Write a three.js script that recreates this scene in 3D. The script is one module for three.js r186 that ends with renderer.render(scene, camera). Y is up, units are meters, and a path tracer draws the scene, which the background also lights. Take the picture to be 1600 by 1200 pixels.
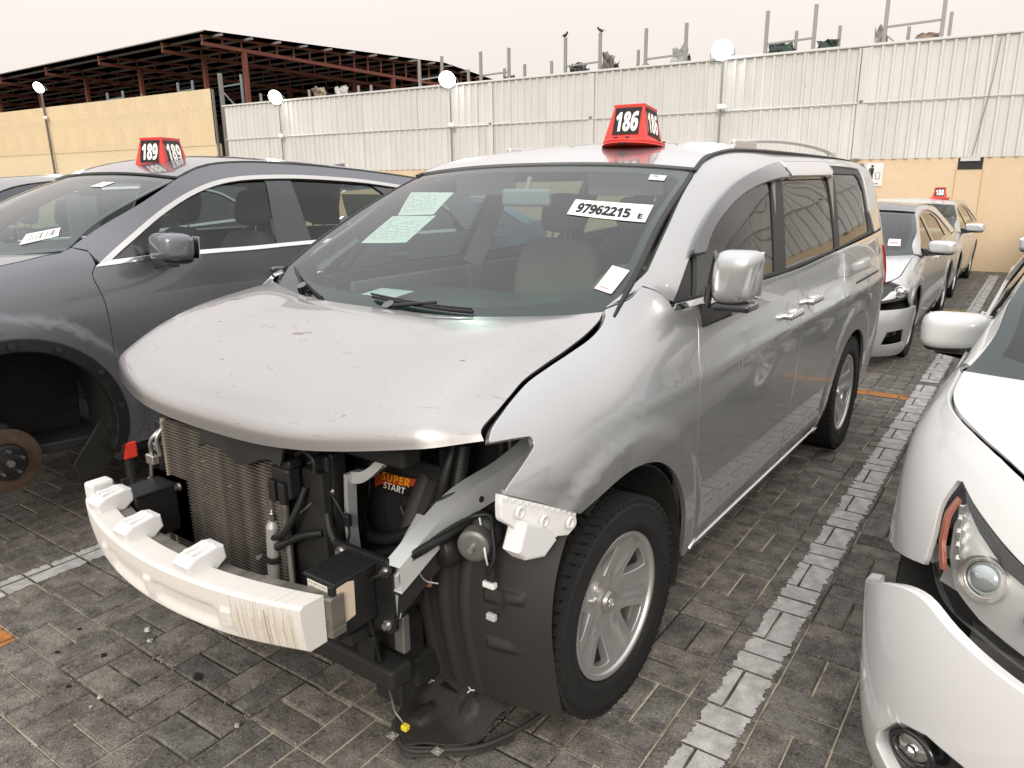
import * as THREE from 'three';
import { RoundedBoxGeometry } from 'three/addons/geometries/RoundedBoxGeometry.js';
import { mergeGeometries, toCreasedNormals } from 'three/addons/utils/BufferGeometryUtils.js';

// ---------- camera, sky, sun, exposure ----------
const scene = new THREE.Scene();
const camera = new THREE.PerspectiveCamera(54.32, 4 / 3, 0.05, 900);
camera.rotation.order = 'YXZ';
camera.position.set(1.937, 1.672, 1.921);
camera.rotation.set(-0.2652, 0.629, -0.011);
scene.add(camera);

const SKY_W = 64, SKY_H = 64;
{
  const d = new Float32Array(SKY_W * SKY_H * 4);
  for (let j = 0; j < SKY_H; j++) {
    const el = ((j + 0.5) / SKY_H - 0.5) * Math.PI;
    const s = Math.max(0, Math.sin(el)), l = 0.72 * (1 + 1.25 * Math.pow(s, 1.3));       // overcast dome, brighter overhead
    const w = Math.min(1, s * 1.6);                                         // the pink of the horizon haze thins out upward
    for (let i = 0; i < SKY_W; i++) { const a = i / SKY_W * 6.2832, q = 1 + 0.02 * Math.sin(3 * a + 4 * el + 1) * Math.sin(5 * el + 2 * Math.sin(2 * a)) + 0.015 * Math.sin(7 * a - 9 * el); d.set([q * l * (1.0 - 0.06 * w), q * l * (0.9 + 0.03 * w), q * l * (0.828 + 0.125 * w), 1], (j * SKY_W + i) * 4); }
  }
  const t = new THREE.DataTexture(d, SKY_W, SKY_H, THREE.RGBAFormat, THREE.FloatType);
  t.mapping = THREE.EquirectangularReflectionMapping; t.magFilter = THREE.LinearFilter; t.needsUpdate = true;
  scene.background = t; scene.environment = t;
}
const sun = new THREE.DirectionalLight(new THREE.Color().setRGB(1, 0.93, 0.85), 1.5);
sun.position.set(9, 10, 16); sun.target.position.set(0, 0, -2);
sun.castShadow = true; sun.shadow.radius = 40; sun.shadow.mapSize.set(2048, 2048);
Object.assign(sun.shadow.camera, { left: -35, right: 20, top: 25, bottom: -25, near: 0.1, far: 90 });
scene.add(sun, sun.target);

const renderer = new THREE.WebGLRenderer({ antialias: true });
renderer.toneMapping = THREE.LinearToneMapping;
renderer.toneMappingExposure = 1.22;
renderer.shadowMap.enabled = true;

// ---------- helpers ----------
let seed = 7;
const rnd = () => { seed = (seed * 1664525 + 1013904223) >>> 0; return seed / 4294967296; };
const rr = (a, b) => a + (b - a) * rnd();
const PI = Math.PI, V3 = THREE.Vector3;
const lerp = (a, b, t) => a + (b - a) * t, clamp = (x, a, b) => Math.min(b, Math.max(a, x));
const sst = (a, b, x) => { const t = clamp((x - a) / (b - a), 0, 1); return t * t * (3 - 2 * t); };
const used = {};
function numbered(n) { const k = used[n] = (used[n] || 0) + 1; return k === 1 ? n : n + '_' + String(k - 1).padStart(3, '0'); }
function mesh(name, geo, mat, parent, label) {
  const m = new THREE.Mesh(Array.isArray(geo) ? merge(geo) : geo, mat);
  m.name = name; m.castShadow = m.receiveShadow = true;
  if (label) m.userData.label = label;
  parent.add(m); return m;
}
function thing(name, label, category, group) {
  const g = new THREE.Group(); g.name = numbered(name); g.userData = { label, category };
  if (group) g.userData.group = group;
  scene.add(g); return g;
}
function struct(name, geo, mat) { const m = mesh(name, geo, mat, scene); m.userData.kind = 'structure'; return m; }
function sub(name, parent) { const g = new THREE.Group(); g.name = name; parent.add(g); return g; }
function merge(list) {
  return mergeGeometries(list.map(g => {
    g = g.index ? g.toNonIndexed() : g;
    for (const k of Object.keys(g.attributes)) if (!['position', 'normal', 'uv'].includes(k)) g.deleteAttribute(k);
    if (!g.attributes.uv) g.setAttribute('uv', new THREE.BufferAttribute(new Float32Array(g.attributes.position.count * 2), 2));
    return g;
  }));
}
const box = (w, h, d, x = 0, y = 0, z = 0, r = 0.004, s = 1) => new RoundedBoxGeometry(w, h, d, s, Math.min(r, w / 2.01, h / 2.01, d / 2.01)).translate(x, y, z);
const v3 = a => new V3(...a);
const tube = (pts, r, seg = 24, rad = 8, closed = false) => new THREE.TubeGeometry(new THREE.CatmullRomCurve3(pts.map(v3), closed, 'centripetal'), seg, r, rad, closed);
const rot = (g, x = 0, y = 0, z = 0) => { if (x) g.rotateX(x); if (y) g.rotateY(y); if (z) g.rotateZ(z); return g; };
function bar(a, b, w, h, r = 0.003) {            // a square bar from a to b
  const A = v3(a), B = v3(b), L = A.distanceTo(B), g = new RoundedBoxGeometry(w, h, L, 1, r);
  const m = new THREE.Matrix4().lookAt(A, B, Math.abs(B.y - A.y) > 0.98 * L ? new V3(0, 0, 1) : new V3(0, 1, 0));
  g.applyMatrix4(m); g.translate((A.x + B.x) / 2, (A.y + B.y) / 2, (A.z + B.z) / 2); return g;
}
function rod(a, b, r, n = 10, r2 = r) {
  const A = v3(a), B = v3(b), g = new THREE.CylinderGeometry(r2, r, A.distanceTo(B), n);
  g.applyQuaternion(new THREE.Quaternion().setFromUnitVectors(new V3(0, 1, 0), B.clone().sub(A).normalize()));
  g.translate((A.x + B.x) / 2, (A.y + B.y) / 2, (A.z + B.z) / 2); return g;
}
function ribbed(pts, r, amp = 0.0022, pitch = 0.007) {   // corrugated hose
  const c = new THREE.CatmullRomCurve3(pts.map(v3), false, 'centripetal'), L = c.getLength(), n = Math.round(L / pitch * 2);
  const g = new THREE.TubeGeometry(c, n, r, 10, false), p = g.attributes.position, f = new V3(), q = new V3();
  for (let i = 0; i <= n; i++) { c.getPointAt(i / n, f); for (let k = 0; k <= 10; k++) { const j = i * 11 + k; q.fromBufferAttribute(p, j).sub(f); q.multiplyScalar(1 + (i % 2 ? amp : -amp) / r).add(f); p.setXYZ(j, q.x, q.y, q.z); } }
  g.computeVertexNormals(); return g;
}
function extr(pts, depth, bevel = 0.003, holes = []) {
  const s = new THREE.Shape(pts.map(p => new THREE.Vector2(p[0], p[1])));
  for (const h of holes) s.holes.push(new THREE.Path(h.map(p => new THREE.Vector2(p[0], p[1]))));
  return new THREE.ExtrudeGeometry(s, { depth, bevelEnabled: bevel > 0, bevelSize: bevel, bevelThickness: bevel, bevelSegments: 2, curveSegments: 8 });
}
const lathe = (pts, n = 48) => new THREE.LatheGeometry(pts.map(p => new THREE.Vector2(p[0], p[1])), n);
function hermite(xs, fs, x) {
  const n = xs.length; let i = 0; while (i < n - 2 && x > xs[i + 1]) i++;
  const tan = k => k <= 0 ? (fs[1] - fs[0]) / (xs[1] - xs[0]) : k >= n - 1 ? (fs[n - 1] - fs[n - 2]) / (xs[n - 1] - xs[n - 2]) : (fs[k + 1] - fs[k - 1]) / (xs[k + 1] - xs[k - 1]);
  const h = xs[i + 1] - xs[i], t = (x - xs[i]) / h;
  if (t < 0) return fs[0] + tan(0) * (x - xs[0]);
  if (t > 1) return fs[n - 1] + tan(n - 1) * (x - xs[n - 1]);
  const t2 = t * t, t3 = t2 * t;
  return (2 * t3 - 3 * t2 + 1) * fs[i] + (t3 - 2 * t2 + t) * h * tan(i) + (3 * t2 - 2 * t3) * fs[i + 1] + (t3 - t2) * h * tan(i + 1);
}
// outlines: corners [a, b] or rounded corners [a, b, radius]; crv() a smooth run of points; arc() part of an ellipse
function crv(pts, n = 6) {
  const c = new THREE.CatmullRomCurve3(pts.map(p => new V3(p[0], p[1], 0)), false, 'centripetal'), m = n * (pts.length - 1), o = [];
  for (let i = 0; i <= m; i++) { const p = c.getPoint(i / m); o.push([p.x, p.y]); }
  return o;
}
function arc(ca, cb, ra, rb, d0, d1, n = 24) { const o = []; for (let i = 0; i <= n; i++) { const t = lerp(d0, d1, i / n) * PI / 180; o.push([ca + ra * Math.cos(t), cb + rb * Math.sin(t)]); } return o; }
function rounded(pts) {
  const o = [], n = pts.length;
  for (let i = 0; i < n; i++) {
    const p = pts[i]; if (!p[2]) { o.push([p[0], p[1]]); continue; }
    const a = pts[(i + n - 1) % n], b = pts[(i + 1) % n];
    const la = Math.hypot(a[0] - p[0], a[1] - p[1]), lb = Math.hypot(b[0] - p[0], b[1] - p[1]), r = Math.min(p[2], la * 0.48, lb * 0.48);
    const A = [p[0] + (a[0] - p[0]) * r / la, p[1] + (a[1] - p[1]) * r / la], B = [p[0] + (b[0] - p[0]) * r / lb, p[1] + (b[1] - p[1]) * r / lb];
    for (let k = 0; k <= 6; k++) { const t = k / 6, u = 1 - t; o.push([u * u * A[0] + 2 * u * t * p[0] + t * t * B[0], u * u * A[1] + 2 * u * t * p[1] + t * t * B[1]]); }
  }
  return o;
}
// a sheet-metal or glass panel: a 2D outline laid on the surface map(a, b), with rounded, turned-in edges
function panel(outline, map, { h = 0.045, t = 0.018, r = 0.003, dir = [1, 0, 0], off = 0, holes = [], uv = 1, raw = false } = {}) {
  const prep = o => { let p = raw ? o : rounded(o); const q = []; for (let i = 0; i < p.length; i++) { const a = p[i], b = p[(i + 1) % p.length], l = Math.hypot(a[0] - b[0], a[1] - b[1]); if (l < 1e-5) continue; const n = Math.ceil(l / h); for (let k = 0; k < n; k++) q.push(new THREE.Vector2(lerp(a[0], b[0], k / n), lerp(a[1], b[1], k / n))); } return q; };
  const rings = [prep(outline), ...holes.map(prep)];
  if (THREE.ShapeUtils.isClockWise(rings[0])) rings[0].reverse();
  for (let k = 1; k < rings.length; k++) if (!THREE.ShapeUtils.isClockWise(rings[k])) rings[k].reverse();
  let tris = THREE.ShapeUtils.triangulateShape(rings[0], rings.slice(1));
  const P = [].concat(...rings).map(p => [p.x, p.y]);
  const L2 = (i, j) => (P[i][0] - P[j][0]) ** 2 + (P[i][1] - P[j][1]) ** 2, lim = (h * 1.5) ** 2;
  for (let it = 0; it < 14; it++) {
    const mid = new Map(); let any = false; const out = [];
    const get = (i, j) => { const k = i < j ? i * 1e6 + j : j * 1e6 + i; if (!mid.has(k)) { mid.set(k, P.length); P.push([(P[i][0] + P[j][0]) / 2, (P[i][1] + P[j][1]) / 2]); } return mid.get(k); };
    for (const [a, b, c] of tris) {
      const s = [L2(a, b), L2(b, c), L2(c, a)], m = Math.max(...s);
      if (m <= lim) { out.push([a, b, c]); continue; }
      any = true; const e = s.indexOf(m), [x, y, z] = e === 0 ? [a, b, c] : e === 1 ? [b, c, a] : [c, a, b], q = get(x, y);
      out.push([x, q, z], [q, y, z]);
    }
    tris = out; if (!any) break;
  }
  const e = 1e-3, at = (a, b) => map(a, b), pos = [], nor = [], uvs = [], idx = [];
  let sg = 0;
  const nrm = (a, b) => { const da = at(a + e, b).sub(at(a - e, b)), db = at(a, b + e).sub(at(a, b - e)); return da.cross(db).normalize(); };
  { let s = 0; for (let i = 0; i < Math.min(P.length, 40); i++) s += nrm(...P[Math.floor(i * P.length / Math.min(P.length, 40))]).dot(v3(dir)); sg = s >= 0 ? 1 : -1; }
  for (const p of P) { const n = nrm(p[0], p[1]).multiplyScalar(sg), q = at(p[0], p[1]).addScaledVector(n, off); pos.push(q.x, q.y, q.z); nor.push(n.x, n.y, n.z); uvs.push(p[0] * uv, p[1] * uv); }
  for (const [a, b, c] of tris) sg > 0 ? idx.push(a, b, c) : idx.push(a, c, b);
  if (t > 0) {
    let base = 0;
    for (const ring of rings) {
      const m = ring.length, start = pos.length / 3, rows = [[0, 0, 0], [0.71, -0.29, 0.75], [1, -1, 1], [1, -t / r, 1]];
      for (let i = 0; i < m; i++) {
        const a = ring[(i + m - 1) % m], b = ring[(i + 1) % m], p = ring[i];
        const n = nrm(p.x, p.y).multiplyScalar(sg), P0 = at(p.x, p.y).addScaledVector(n, off);
        const tg = at(b.x, b.y).sub(at(a.x, a.y)).normalize(), o = tg.cross(n).multiplyScalar(sg).normalize();
        for (const [ko, kn, kb] of rows) { const q = P0.clone().addScaledVector(o, ko * r).addScaledVector(n, kn * r), nn = n.clone().multiplyScalar(1 - kb).addScaledVector(o, kb).normalize(); pos.push(q.x, q.y, q.z); nor.push(nn.x, nn.y, nn.z); uvs.push(p.x * uv, p.y * uv); }
      }
      for (let i = 0; i < m; i++) for (let k = 0; k < 3; k++) { const A = start + i * 4 + k, B = start + ((i + 1) % m) * 4 + k; sg > 0 ? idx.push(A, A + 1, B, B, A + 1, B + 1) : idx.push(A, B, A + 1, B, B + 1, A + 1); }
      base += m;
    }
  }
  const g = new THREE.BufferGeometry();
  g.setAttribute('position', new THREE.Float32BufferAttribute(pos, 3)); g.setAttribute('normal', new THREE.Float32BufferAttribute(nor, 3)); g.setAttribute('uv', new THREE.Float32BufferAttribute(uvs, 2)); g.setIndex(idx);
  return g;
}
// a grid surface f(u, v), u and v from 0 to 1, given a back offset by 'thick' so that it has depth
function gridSurf(f, nu, nv, thick = 0, flip = false) {
  const pos = [], uv = [], idx = [], nor = [], N = [];
  const e = 2e-3;
  for (let j = 0; j <= nv; j++) for (let i = 0; i <= nu; i++) {
    const u = i / nu, v = j / nv, p = f(u, v);
    const n = f(Math.min(1, u + e), v).sub(f(Math.max(0, u - e), v)).cross(f(u, Math.min(1, v + e)).sub(f(u, Math.max(0, v - e)))).normalize().multiplyScalar(flip ? -1 : 1);
    pos.push(p.x, p.y, p.z); nor.push(n.x, n.y, n.z); uv.push(u, v); N.push([p, n]);
  }
  const W = nu + 1;
  for (let j = 0; j < nv; j++) for (let i = 0; i < nu; i++) { const a = j * W + i; flip ? idx.push(a, a + W, a + 1, a + 1, a + W, a + W + 1) : idx.push(a, a + 1, a + W, a + 1, a + W + 1, a + W); }
  if (thick) {
    const k = pos.length / 3;
    for (const [p, n] of N) { pos.push(p.x - n.x * thick, p.y - n.y * thick, p.z - n.z * thick); nor.push(-n.x, -n.y, -n.z); uv.push(0, 0); }
    for (let j = 0; j < nv; j++) for (let i = 0; i < nu; i++) { const a = k + j * W + i; flip ? idx.push(a, a + 1, a + W, a + 1, a + W + 1, a + W) : idx.push(a, a + W, a + 1, a + 1, a + W, a + W + 1); }
    const edge = (a, b) => { const s = pos.length / 3; for (const q of [a, b, a + k, b + k]) { pos.push(pos[q * 3], pos[q * 3 + 1], pos[q * 3 + 2]); uv.push(0, 0); } const A = new V3(pos[a * 3], pos[a * 3 + 1], pos[a * 3 + 2]), B = new V3(pos[b * 3], pos[b * 3 + 1], pos[b * 3 + 2]), D = N[a][1]; const o = B.sub(A).cross(D).normalize(); for (let q = 0; q < 4; q++) nor.push(o.x, o.y, o.z); idx.push(s, s + 2, s + 1, s + 1, s + 2, s + 3); };
    for (let i = 0; i < nu; i++) { edge(i, i + 1); edge(nv * W + i + 1, nv * W + i); }
    for (let j = 0; j < nv; j++) { edge((j + 1) * W, j * W); edge(j * W + nu, (j + 1) * W + nu); }
  }
  const g = new THREE.BufferGeometry();
  g.setAttribute('position', new THREE.Float32BufferAttribute(pos, 3)); g.setAttribute('normal', new THREE.Float32BufferAttribute(nor, 3)); g.setAttribute('uv', new THREE.Float32BufferAttribute(uv, 2)); g.setIndex(idx);
  return g;
}
// ---------- noise and textures ----------
const H = (x, y, s = 0) => { let n = Math.imul(x, 374761393) + Math.imul(y, 668265263) + Math.imul(s, 2147483647 / 7 | 0); n = Math.imul(n ^ (n >>> 13), 1274126177); return ((n ^ (n >>> 16)) >>> 0) / 4294967296; };
function vnoise(x, y, per = 0, s = 0) {
  const xi = Math.floor(x), yi = Math.floor(y), fx = x - xi, fy = y - yi, w = v => per ? ((v % per) + per) % per : v;
  const a = fx * fx * (3 - 2 * fx), b = fy * fy * (3 - 2 * fy);
  return lerp(lerp(H(w(xi), w(yi), s), H(w(xi + 1), w(yi), s), a), lerp(H(w(xi), w(yi + 1), s), H(w(xi + 1), w(yi + 1), s), a), b);
}
function fbm(x, y, per, oct = 4, s = 0) { let v = 0, a = 0.5, t = 0; for (let o = 0; o < oct; o++) { v += a * vnoise(x, y, per, s + o); t += a; x *= 2; y *= 2; per *= 2; a *= 0.5; } return v / t; }
function tex(w, h, fn, srgb = true, wrap = true) {
  const d = new Uint8Array(w * h * 4);
  for (let j = 0; j < h; j++) for (let i = 0; i < w; i++) { const c = fn(i / w, j / h, i, j), k = (j * w + i) * 4; d[k] = clamp(c[0], 0, 255); d[k + 1] = clamp(c[1], 0, 255); d[k + 2] = clamp(c[2], 0, 255); d[k + 3] = c.length > 3 ? c[3] : 255; }
  const t = new THREE.DataTexture(d, w, h); t.magFilter = THREE.LinearFilter; t.minFilter = THREE.LinearMipmapLinearFilter; t.generateMipmaps = true;
  if (wrap) t.wrapS = t.wrapT = THREE.RepeatWrapping; if (srgb) t.colorSpace = THREE.SRGBColorSpace; t.needsUpdate = true; return t;
}
function canvasTex(w, h, draw) { const c = document.createElement('canvas'); c.width = w; c.height = h; const g = c.getContext('2d'); draw(g, w, h); const t = new THREE.CanvasTexture(c); t.colorSpace = THREE.SRGBColorSpace; return t; }
const rep = (t, x, y) => { const c = t.clone(); c.repeat.set(x, y); c.needsUpdate = true; return c; };
const rgb = (r, g, b) => new THREE.Color().setRGB(r, g, b);
const std = (c, o = {}) => new THREE.MeshStandardMaterial({ color: Array.isArray(c) ? rgb(...c) : c, roughness: 0.6, ...o });
const phy = (c, o = {}) => new THREE.MeshPhysicalMaterial({ color: Array.isArray(c) ? rgb(...c) : c, roughness: 0.5, ...o });
// fine dust and grime shared by painted metal (roughness only) and plastics
const dustRough = tex(512, 512, (u, v) => { const n = fbm(u * 12, v * 12, 12, 5, 3), m = fbm(u * 90, v * 90, 90, 2, 9); const k = 90 + 110 * n + 50 * m; return [k, k, k]; }, false);
const grimeMap = tex(512, 512, (u, v) => { const n = fbm(u * 8, v * 8, 8, 5, 21), m = fbm(u * 120, v * 120, 120, 2, 22); const k = 175 + 90 * (n - 0.5) + 50 * (m - 0.5); return [k, k * 0.985, k * 0.95]; });

const MAT = {
  silver: phy([0.53, 0.535, 0.532], { metalness: 0.74, roughness: 0.27, clearcoat: 1, clearcoatRoughness: 0.035 }),
  inky: phy([0.05, 0.052, 0.06], { metalness: 0.4, roughness: 0.35, clearcoat: 1, clearcoatRoughness: 0.05 }),
  charcoal: phy([0.155, 0.159, 0.172], { metalness: 0.5, roughness: 0.34, clearcoat: 1, clearcoatRoughness: 0.05 }),
  white: phy([0.7, 0.695, 0.675], { roughness: 0.35, clearcoat: 1, clearcoatRoughness: 0.03 }),
  silver2: phy([0.58, 0.585, 0.58], { metalness: 0.45, roughness: 0.33, clearcoat: 1, clearcoatRoughness: 0.04 }),
  silver3: phy([0.55, 0.565, 0.55], { metalness: 0.4, roughness: 0.35, clearcoat: 1, clearcoatRoughness: 0.05 }),
  blue: phy([0.05, 0.12, 0.22], { metalness: 0.4, roughness: 0.35, clearcoat: 1, clearcoatRoughness: 0.05 }),
  black: std([0.018, 0.018, 0.018], { roughness: 0.55 }),
  blackGrime: std([0.035, 0.034, 0.031], { roughness: 0.72, map: rep(grimeMap, 2, 2) }),
  plastic: std([0.026, 0.026, 0.027], { roughness: 0.5, map: rep(grimeMap, 3, 3) }),
  gloss: phy([0.012, 0.012, 0.013], { roughness: 0.18, clearcoat: 1, clearcoatRoughness: 0.03 }),
  frit: std([0.012, 0.012, 0.016], { roughness: 0.4 }),
  rubber: std([0.022, 0.021, 0.02], { roughness: 0.82, map: rep(grimeMap, 4, 4) }),
  chrome: std([0.78, 0.78, 0.78], { metalness: 1, roughness: 0.07 }),
  alu: std([0.62, 0.6, 0.57], { metalness: 0.95, roughness: 0.3 }),
  alloy: phy([0.6, 0.585, 0.56], { metalness: 0.8, roughness: 0.42, clearcoat: 0.6, clearcoatRoughness: 0.1 }),
  steelDark: std([0.06, 0.058, 0.055], { metalness: 0.5, roughness: 0.6 }),
  steel: std([0.3, 0.29, 0.27], { metalness: 0.8, roughness: 0.45 }),
  glass: phy([0.64, 0.77, 0.74], { transmission: 1, roughness: 0, thickness: 0, ior: 1.54 }),
  clear: phy([0.86, 0.93, 0.91], { transmission: 1, roughness: 0, thickness: 0, ior: 1.5 }),
  tint: phy([0.3, 0.36, 0.33], { transmission: 1, roughness: 0, thickness: 0, ior: 1.52 }),
  lens: phy([0.97, 0.97, 0.96], { transmission: 1, roughness: 0.02, thickness: 0, ior: 1.5 }),
  paper: std([0.8, 0.79, 0.76], { roughness: 0.9 }),
  beige: std([0.27, 0.235, 0.2], { roughness: 0.85 }),
  darkTrim: std([0.05, 0.05, 0.052], { roughness: 0.85 }),
  seatDark: std([0.055, 0.055, 0.06], { roughness: 0.9 }),
  dash: std([0.07, 0.08, 0.08], { roughness: 0.8 }),
  orange: std([0.75, 0.05, 0.03], { roughness: 0.45 }),
  red: phy([0.35, 0.01, 0.01], { roughness: 0.2, clearcoat: 1 }),
  amber: phy([0.75, 0.2, 0.02], { roughness: 0.25, clearcoat: 1 }),
  rust: std([0.17, 0.105, 0.065], { roughness: 0.85, map: rep(grimeMap, 2, 2) }),
  reflector: std([0.8, 0.8, 0.78], { metalness: 1, roughness: 0.12 }),
  foam: std([0.74, 0.73, 0.71], { roughness: 0.9 }),
};
// ---------- ground: basket-weave pavers ----------
const PP = 0.2263, PX0 = 0.015, PZ0 = 0.985, GROT = 0.0153;
const paverTex = tex(512, 512, (u, v) => {
  const a = fbm(u * 10, v * 10, 10, 4, 31), b = vnoise(u * 170, v * 170, 170, 32), c = vnoise(u * 60, v * 60, 60, 33), g = vnoise(u * 256, v * 256, 256, 35);
  let k = 168 + 95 * (a - 0.5) + 55 * (b - 0.5) + 34 * (c - 0.5) + 30 * (g - 0.5); if (b > 0.92) k += 45; if (c < 0.1) k -= 28;
  return [k * 1.03, k * 0.99, k * 0.945];
});
const paverBump = tex(512, 512, (u, v) => { const k = 255 * (0.5 * fbm(u * 40, v * 40, 40, 3, 41) + 0.5 * vnoise(u * 150, v * 150, 150, 42)); return [k, k, k]; }, false);
const roughBump = tex(512, 512, (u, v) => { const k = 255 * vnoise(u * 60, v * 60, 60, 52); return [k, k, k]; }, false);
const paverMats = [[0.317, 0.314, 0.297], [0.354, 0.347, 0.323], [0.281, 0.280, 0.269], [0.333, 0.321, 0.302], [0.305, 0.310, 0.292], [0.372, 0.361, 0.335]].map(c => std(c, { roughness: 0.88, map: paverTex, bumpMap: paverBump, bumpScale: 0.0022 }));
const paverRough = std([0.27, 0.26, 0.236], { roughness: 0.95, map: paverTex, bumpMap: roughBump, bumpScale: 0.009 });
function paverGeo(w, d, k) {               // chamfered slab, uv in metres with an offset of its own
  const c = 0.0045 + 0.001 * (k % 3), hw = w / 2, hd = d / 2, pos = [], idx = [], uv = [];
  const j = n => (H(n, k, 5) - 0.5) * 0.0026;
  const ring = (x, z, y) => [[-x, y, -z], [x, y, -z], [x, y, z], [-x, y, z]];
  const add = (a, b, e, f) => { const s = pos.length / 3; for (const p of [a, b, e, f]) { pos.push(...p); uv.push(p[0] * 1.7 + k * 0.137, p[2] * 1.7 + k * 0.291 + p[1]); } idx.push(s, s + 2, s + 1, s, s + 3, s + 2); };
  const T = ring(hw - c, hd - c, 0).map((p, i) => [p[0] + j(i), p[1] + j(i + 9) * 0.3, p[2] + j(i + 4)]), E = ring(hw, hd, -c).map((p, i) => [p[0] + j(i), p[1], p[2] + j(i + 4)]), B = ring(hw, hd, -0.03);
  add(...T); for (let i = 0; i < 4; i++) { const n = (i + 1) % 4; add(T[n], T[i], E[i], E[n]); add(E[n], E[i], B[i], B[n]); }
  const g = new THREE.BufferGeometry(); g.setAttribute('position', new THREE.Float32BufferAttribute(pos, 3)); g.setAttribute('uv', new THREE.Float32BufferAttribute(uv, 2)); g.setIndex(idx);
  const n = g.toNonIndexed(); n.computeVertexNormals(); return n;
}
const JW = 0.0065, pavers = [];
const XA = -8, XB = 9, ZA = -14.3, ZB = 3.4;
for (let i = Math.floor((XA - PX0) / PP); i <= (XB - PX0) / PP; i++) for (let j = Math.floor((ZA - PZ0) / PP); j <= (ZB - PZ0) / PP; j++) {
  const x = PX0 + i * PP, z = PZ0 + j * PP, alongX = ((i + j) & 1) === 0;
  for (const s of [0, 1]) pavers.push(alongX ? { x: x + PP / 2, z: z + PP * (0.25 + 0.5 * s), w: PP - JW, d: PP / 2 - JW, i, j, s } : { x: x + PP * (0.25 + 0.5 * s), z: z + PP / 2, w: PP / 2 - JW, d: PP - JW, i, j, s, turned: true });
}
const sandTex = tex(1024, 1024, (u, v) => {       // joint sand: pale where dry, dark where oil and water have soaked in
  const a = fbm(u * 14, v * 14, 14, 4, 61), b = vnoise(u * 300, v * 300, 300, 62), k = 70 + 190 * sst(0.36, 0.62, a) + 50 * (b - 0.5);
  return [k, k * 0.95, k * 0.87];
});
const ground = struct('ground', rot(new THREE.PlaneGeometry(700, 700, 1, 1), -PI / 2), std([0.33, 0.32, 0.3], { roughness: 0.95, map: rep(paverTex, 260, 260) }));
ground.position.y = -0.03; ground.rotation.y = GROT;
{
  const sand = mesh('joint_sand', rot(new THREE.PlaneGeometry(XB - XA, ZB - ZA), -PI / 2).translate((XA + XB) / 2, 0.0225, (ZA + ZB) / 2), std([0.46, 0.43, 0.385], { roughness: 1, map: rep(sandTex, 4, 4) }), ground);
  sand.receiveShadow = true;
  camera.updateMatrixWorld(); const pm = new THREE.Matrix4().makePerspective(-0.6667 * 0.513, 0.6667 * 0.513, 0.513, -0.513, 1, 100);
  const proj = camera.projectionMatrix.clone(), inv = camera.matrixWorldInverse, c = Math.cos(GROT), s = Math.sin(GROT);
  for (const p of pavers) {
    const X = p.x * c + p.z * s, Z = -p.x * s + p.z * c, q = new V3(X, 0, Z).applyMatrix4(inv), d = -q.z; q.applyMatrix4(proj);
    p.X = X; p.Z = Z;
    const hid = (Math.abs(X) < 0.8 && Z < 0.3 && Z > -4.2) || (X < -1.7 && Z < 1.2);    // under the cars
    p.see = d > 0.3 && Math.abs(q.x) < 1.03 && Math.abs(q.y) < 1.03 && !hid ? 1 / d : 0;
    p.k = Math.floor(H(p.i, p.j, p.s + 3) * 6); p.rough = H(p.i, p.j, p.s + 17) > 0.955; p.dy = (H(p.i, p.j, p.s + 8) - 0.5) * 0.004;
  }
  pavers.sort((a, b) => b.see - a.see);
  const cache = {}, geo = (t, k) => cache[t + ':' + k] ||= t ? paverGeo(PP / 2 - JW, PP - JW, k) : paverGeo(PP - JW, PP / 2 - JW, k);
  for (const p of pavers.slice(0, 300)) {
    const m = mesh('paver', geo(p.turned ? 1 : 0, Math.floor(H(p.i, p.j, p.s + 40) * 12)), p.rough ? paverRough : paverMats[p.k], ground);
    m.position.set(p.x, 0.03 + p.dy, p.z); m.castShadow = false; m.rotation.set((H(p.i, p.j, p.s + 50) - 0.5) * 0.012, (H(p.i, p.j, p.s + 51) - 0.5) * 0.012, (H(p.i, p.j, p.s + 52) - 0.5) * 0.012);
  }
  const rest = pavers.slice(300), im = new THREE.InstancedMesh(paverGeo(PP - JW, PP / 2 - JW, 3), std([1, 1, 1], { roughness: 0.88, map: paverTex }), rest.length);
  im.name = 'pavers'; im.userData.kind = 'stuff'; im.receiveShadow = true; const M4 = new THREE.Matrix4(), e = new THREE.Euler();
  rest.forEach((p, n) => { e.set((H(p.i, p.j, 50) - 0.5) * 0.01, p.turned ? PI / 2 : 0, 0); M4.makeRotationFromEuler(e); M4.setPosition(p.x, 0.03 + p.dy, p.z); im.setMatrixAt(n, M4); im.setColorAt(n, paverMats[p.k].color); });
  ground.add(im);
}
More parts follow.
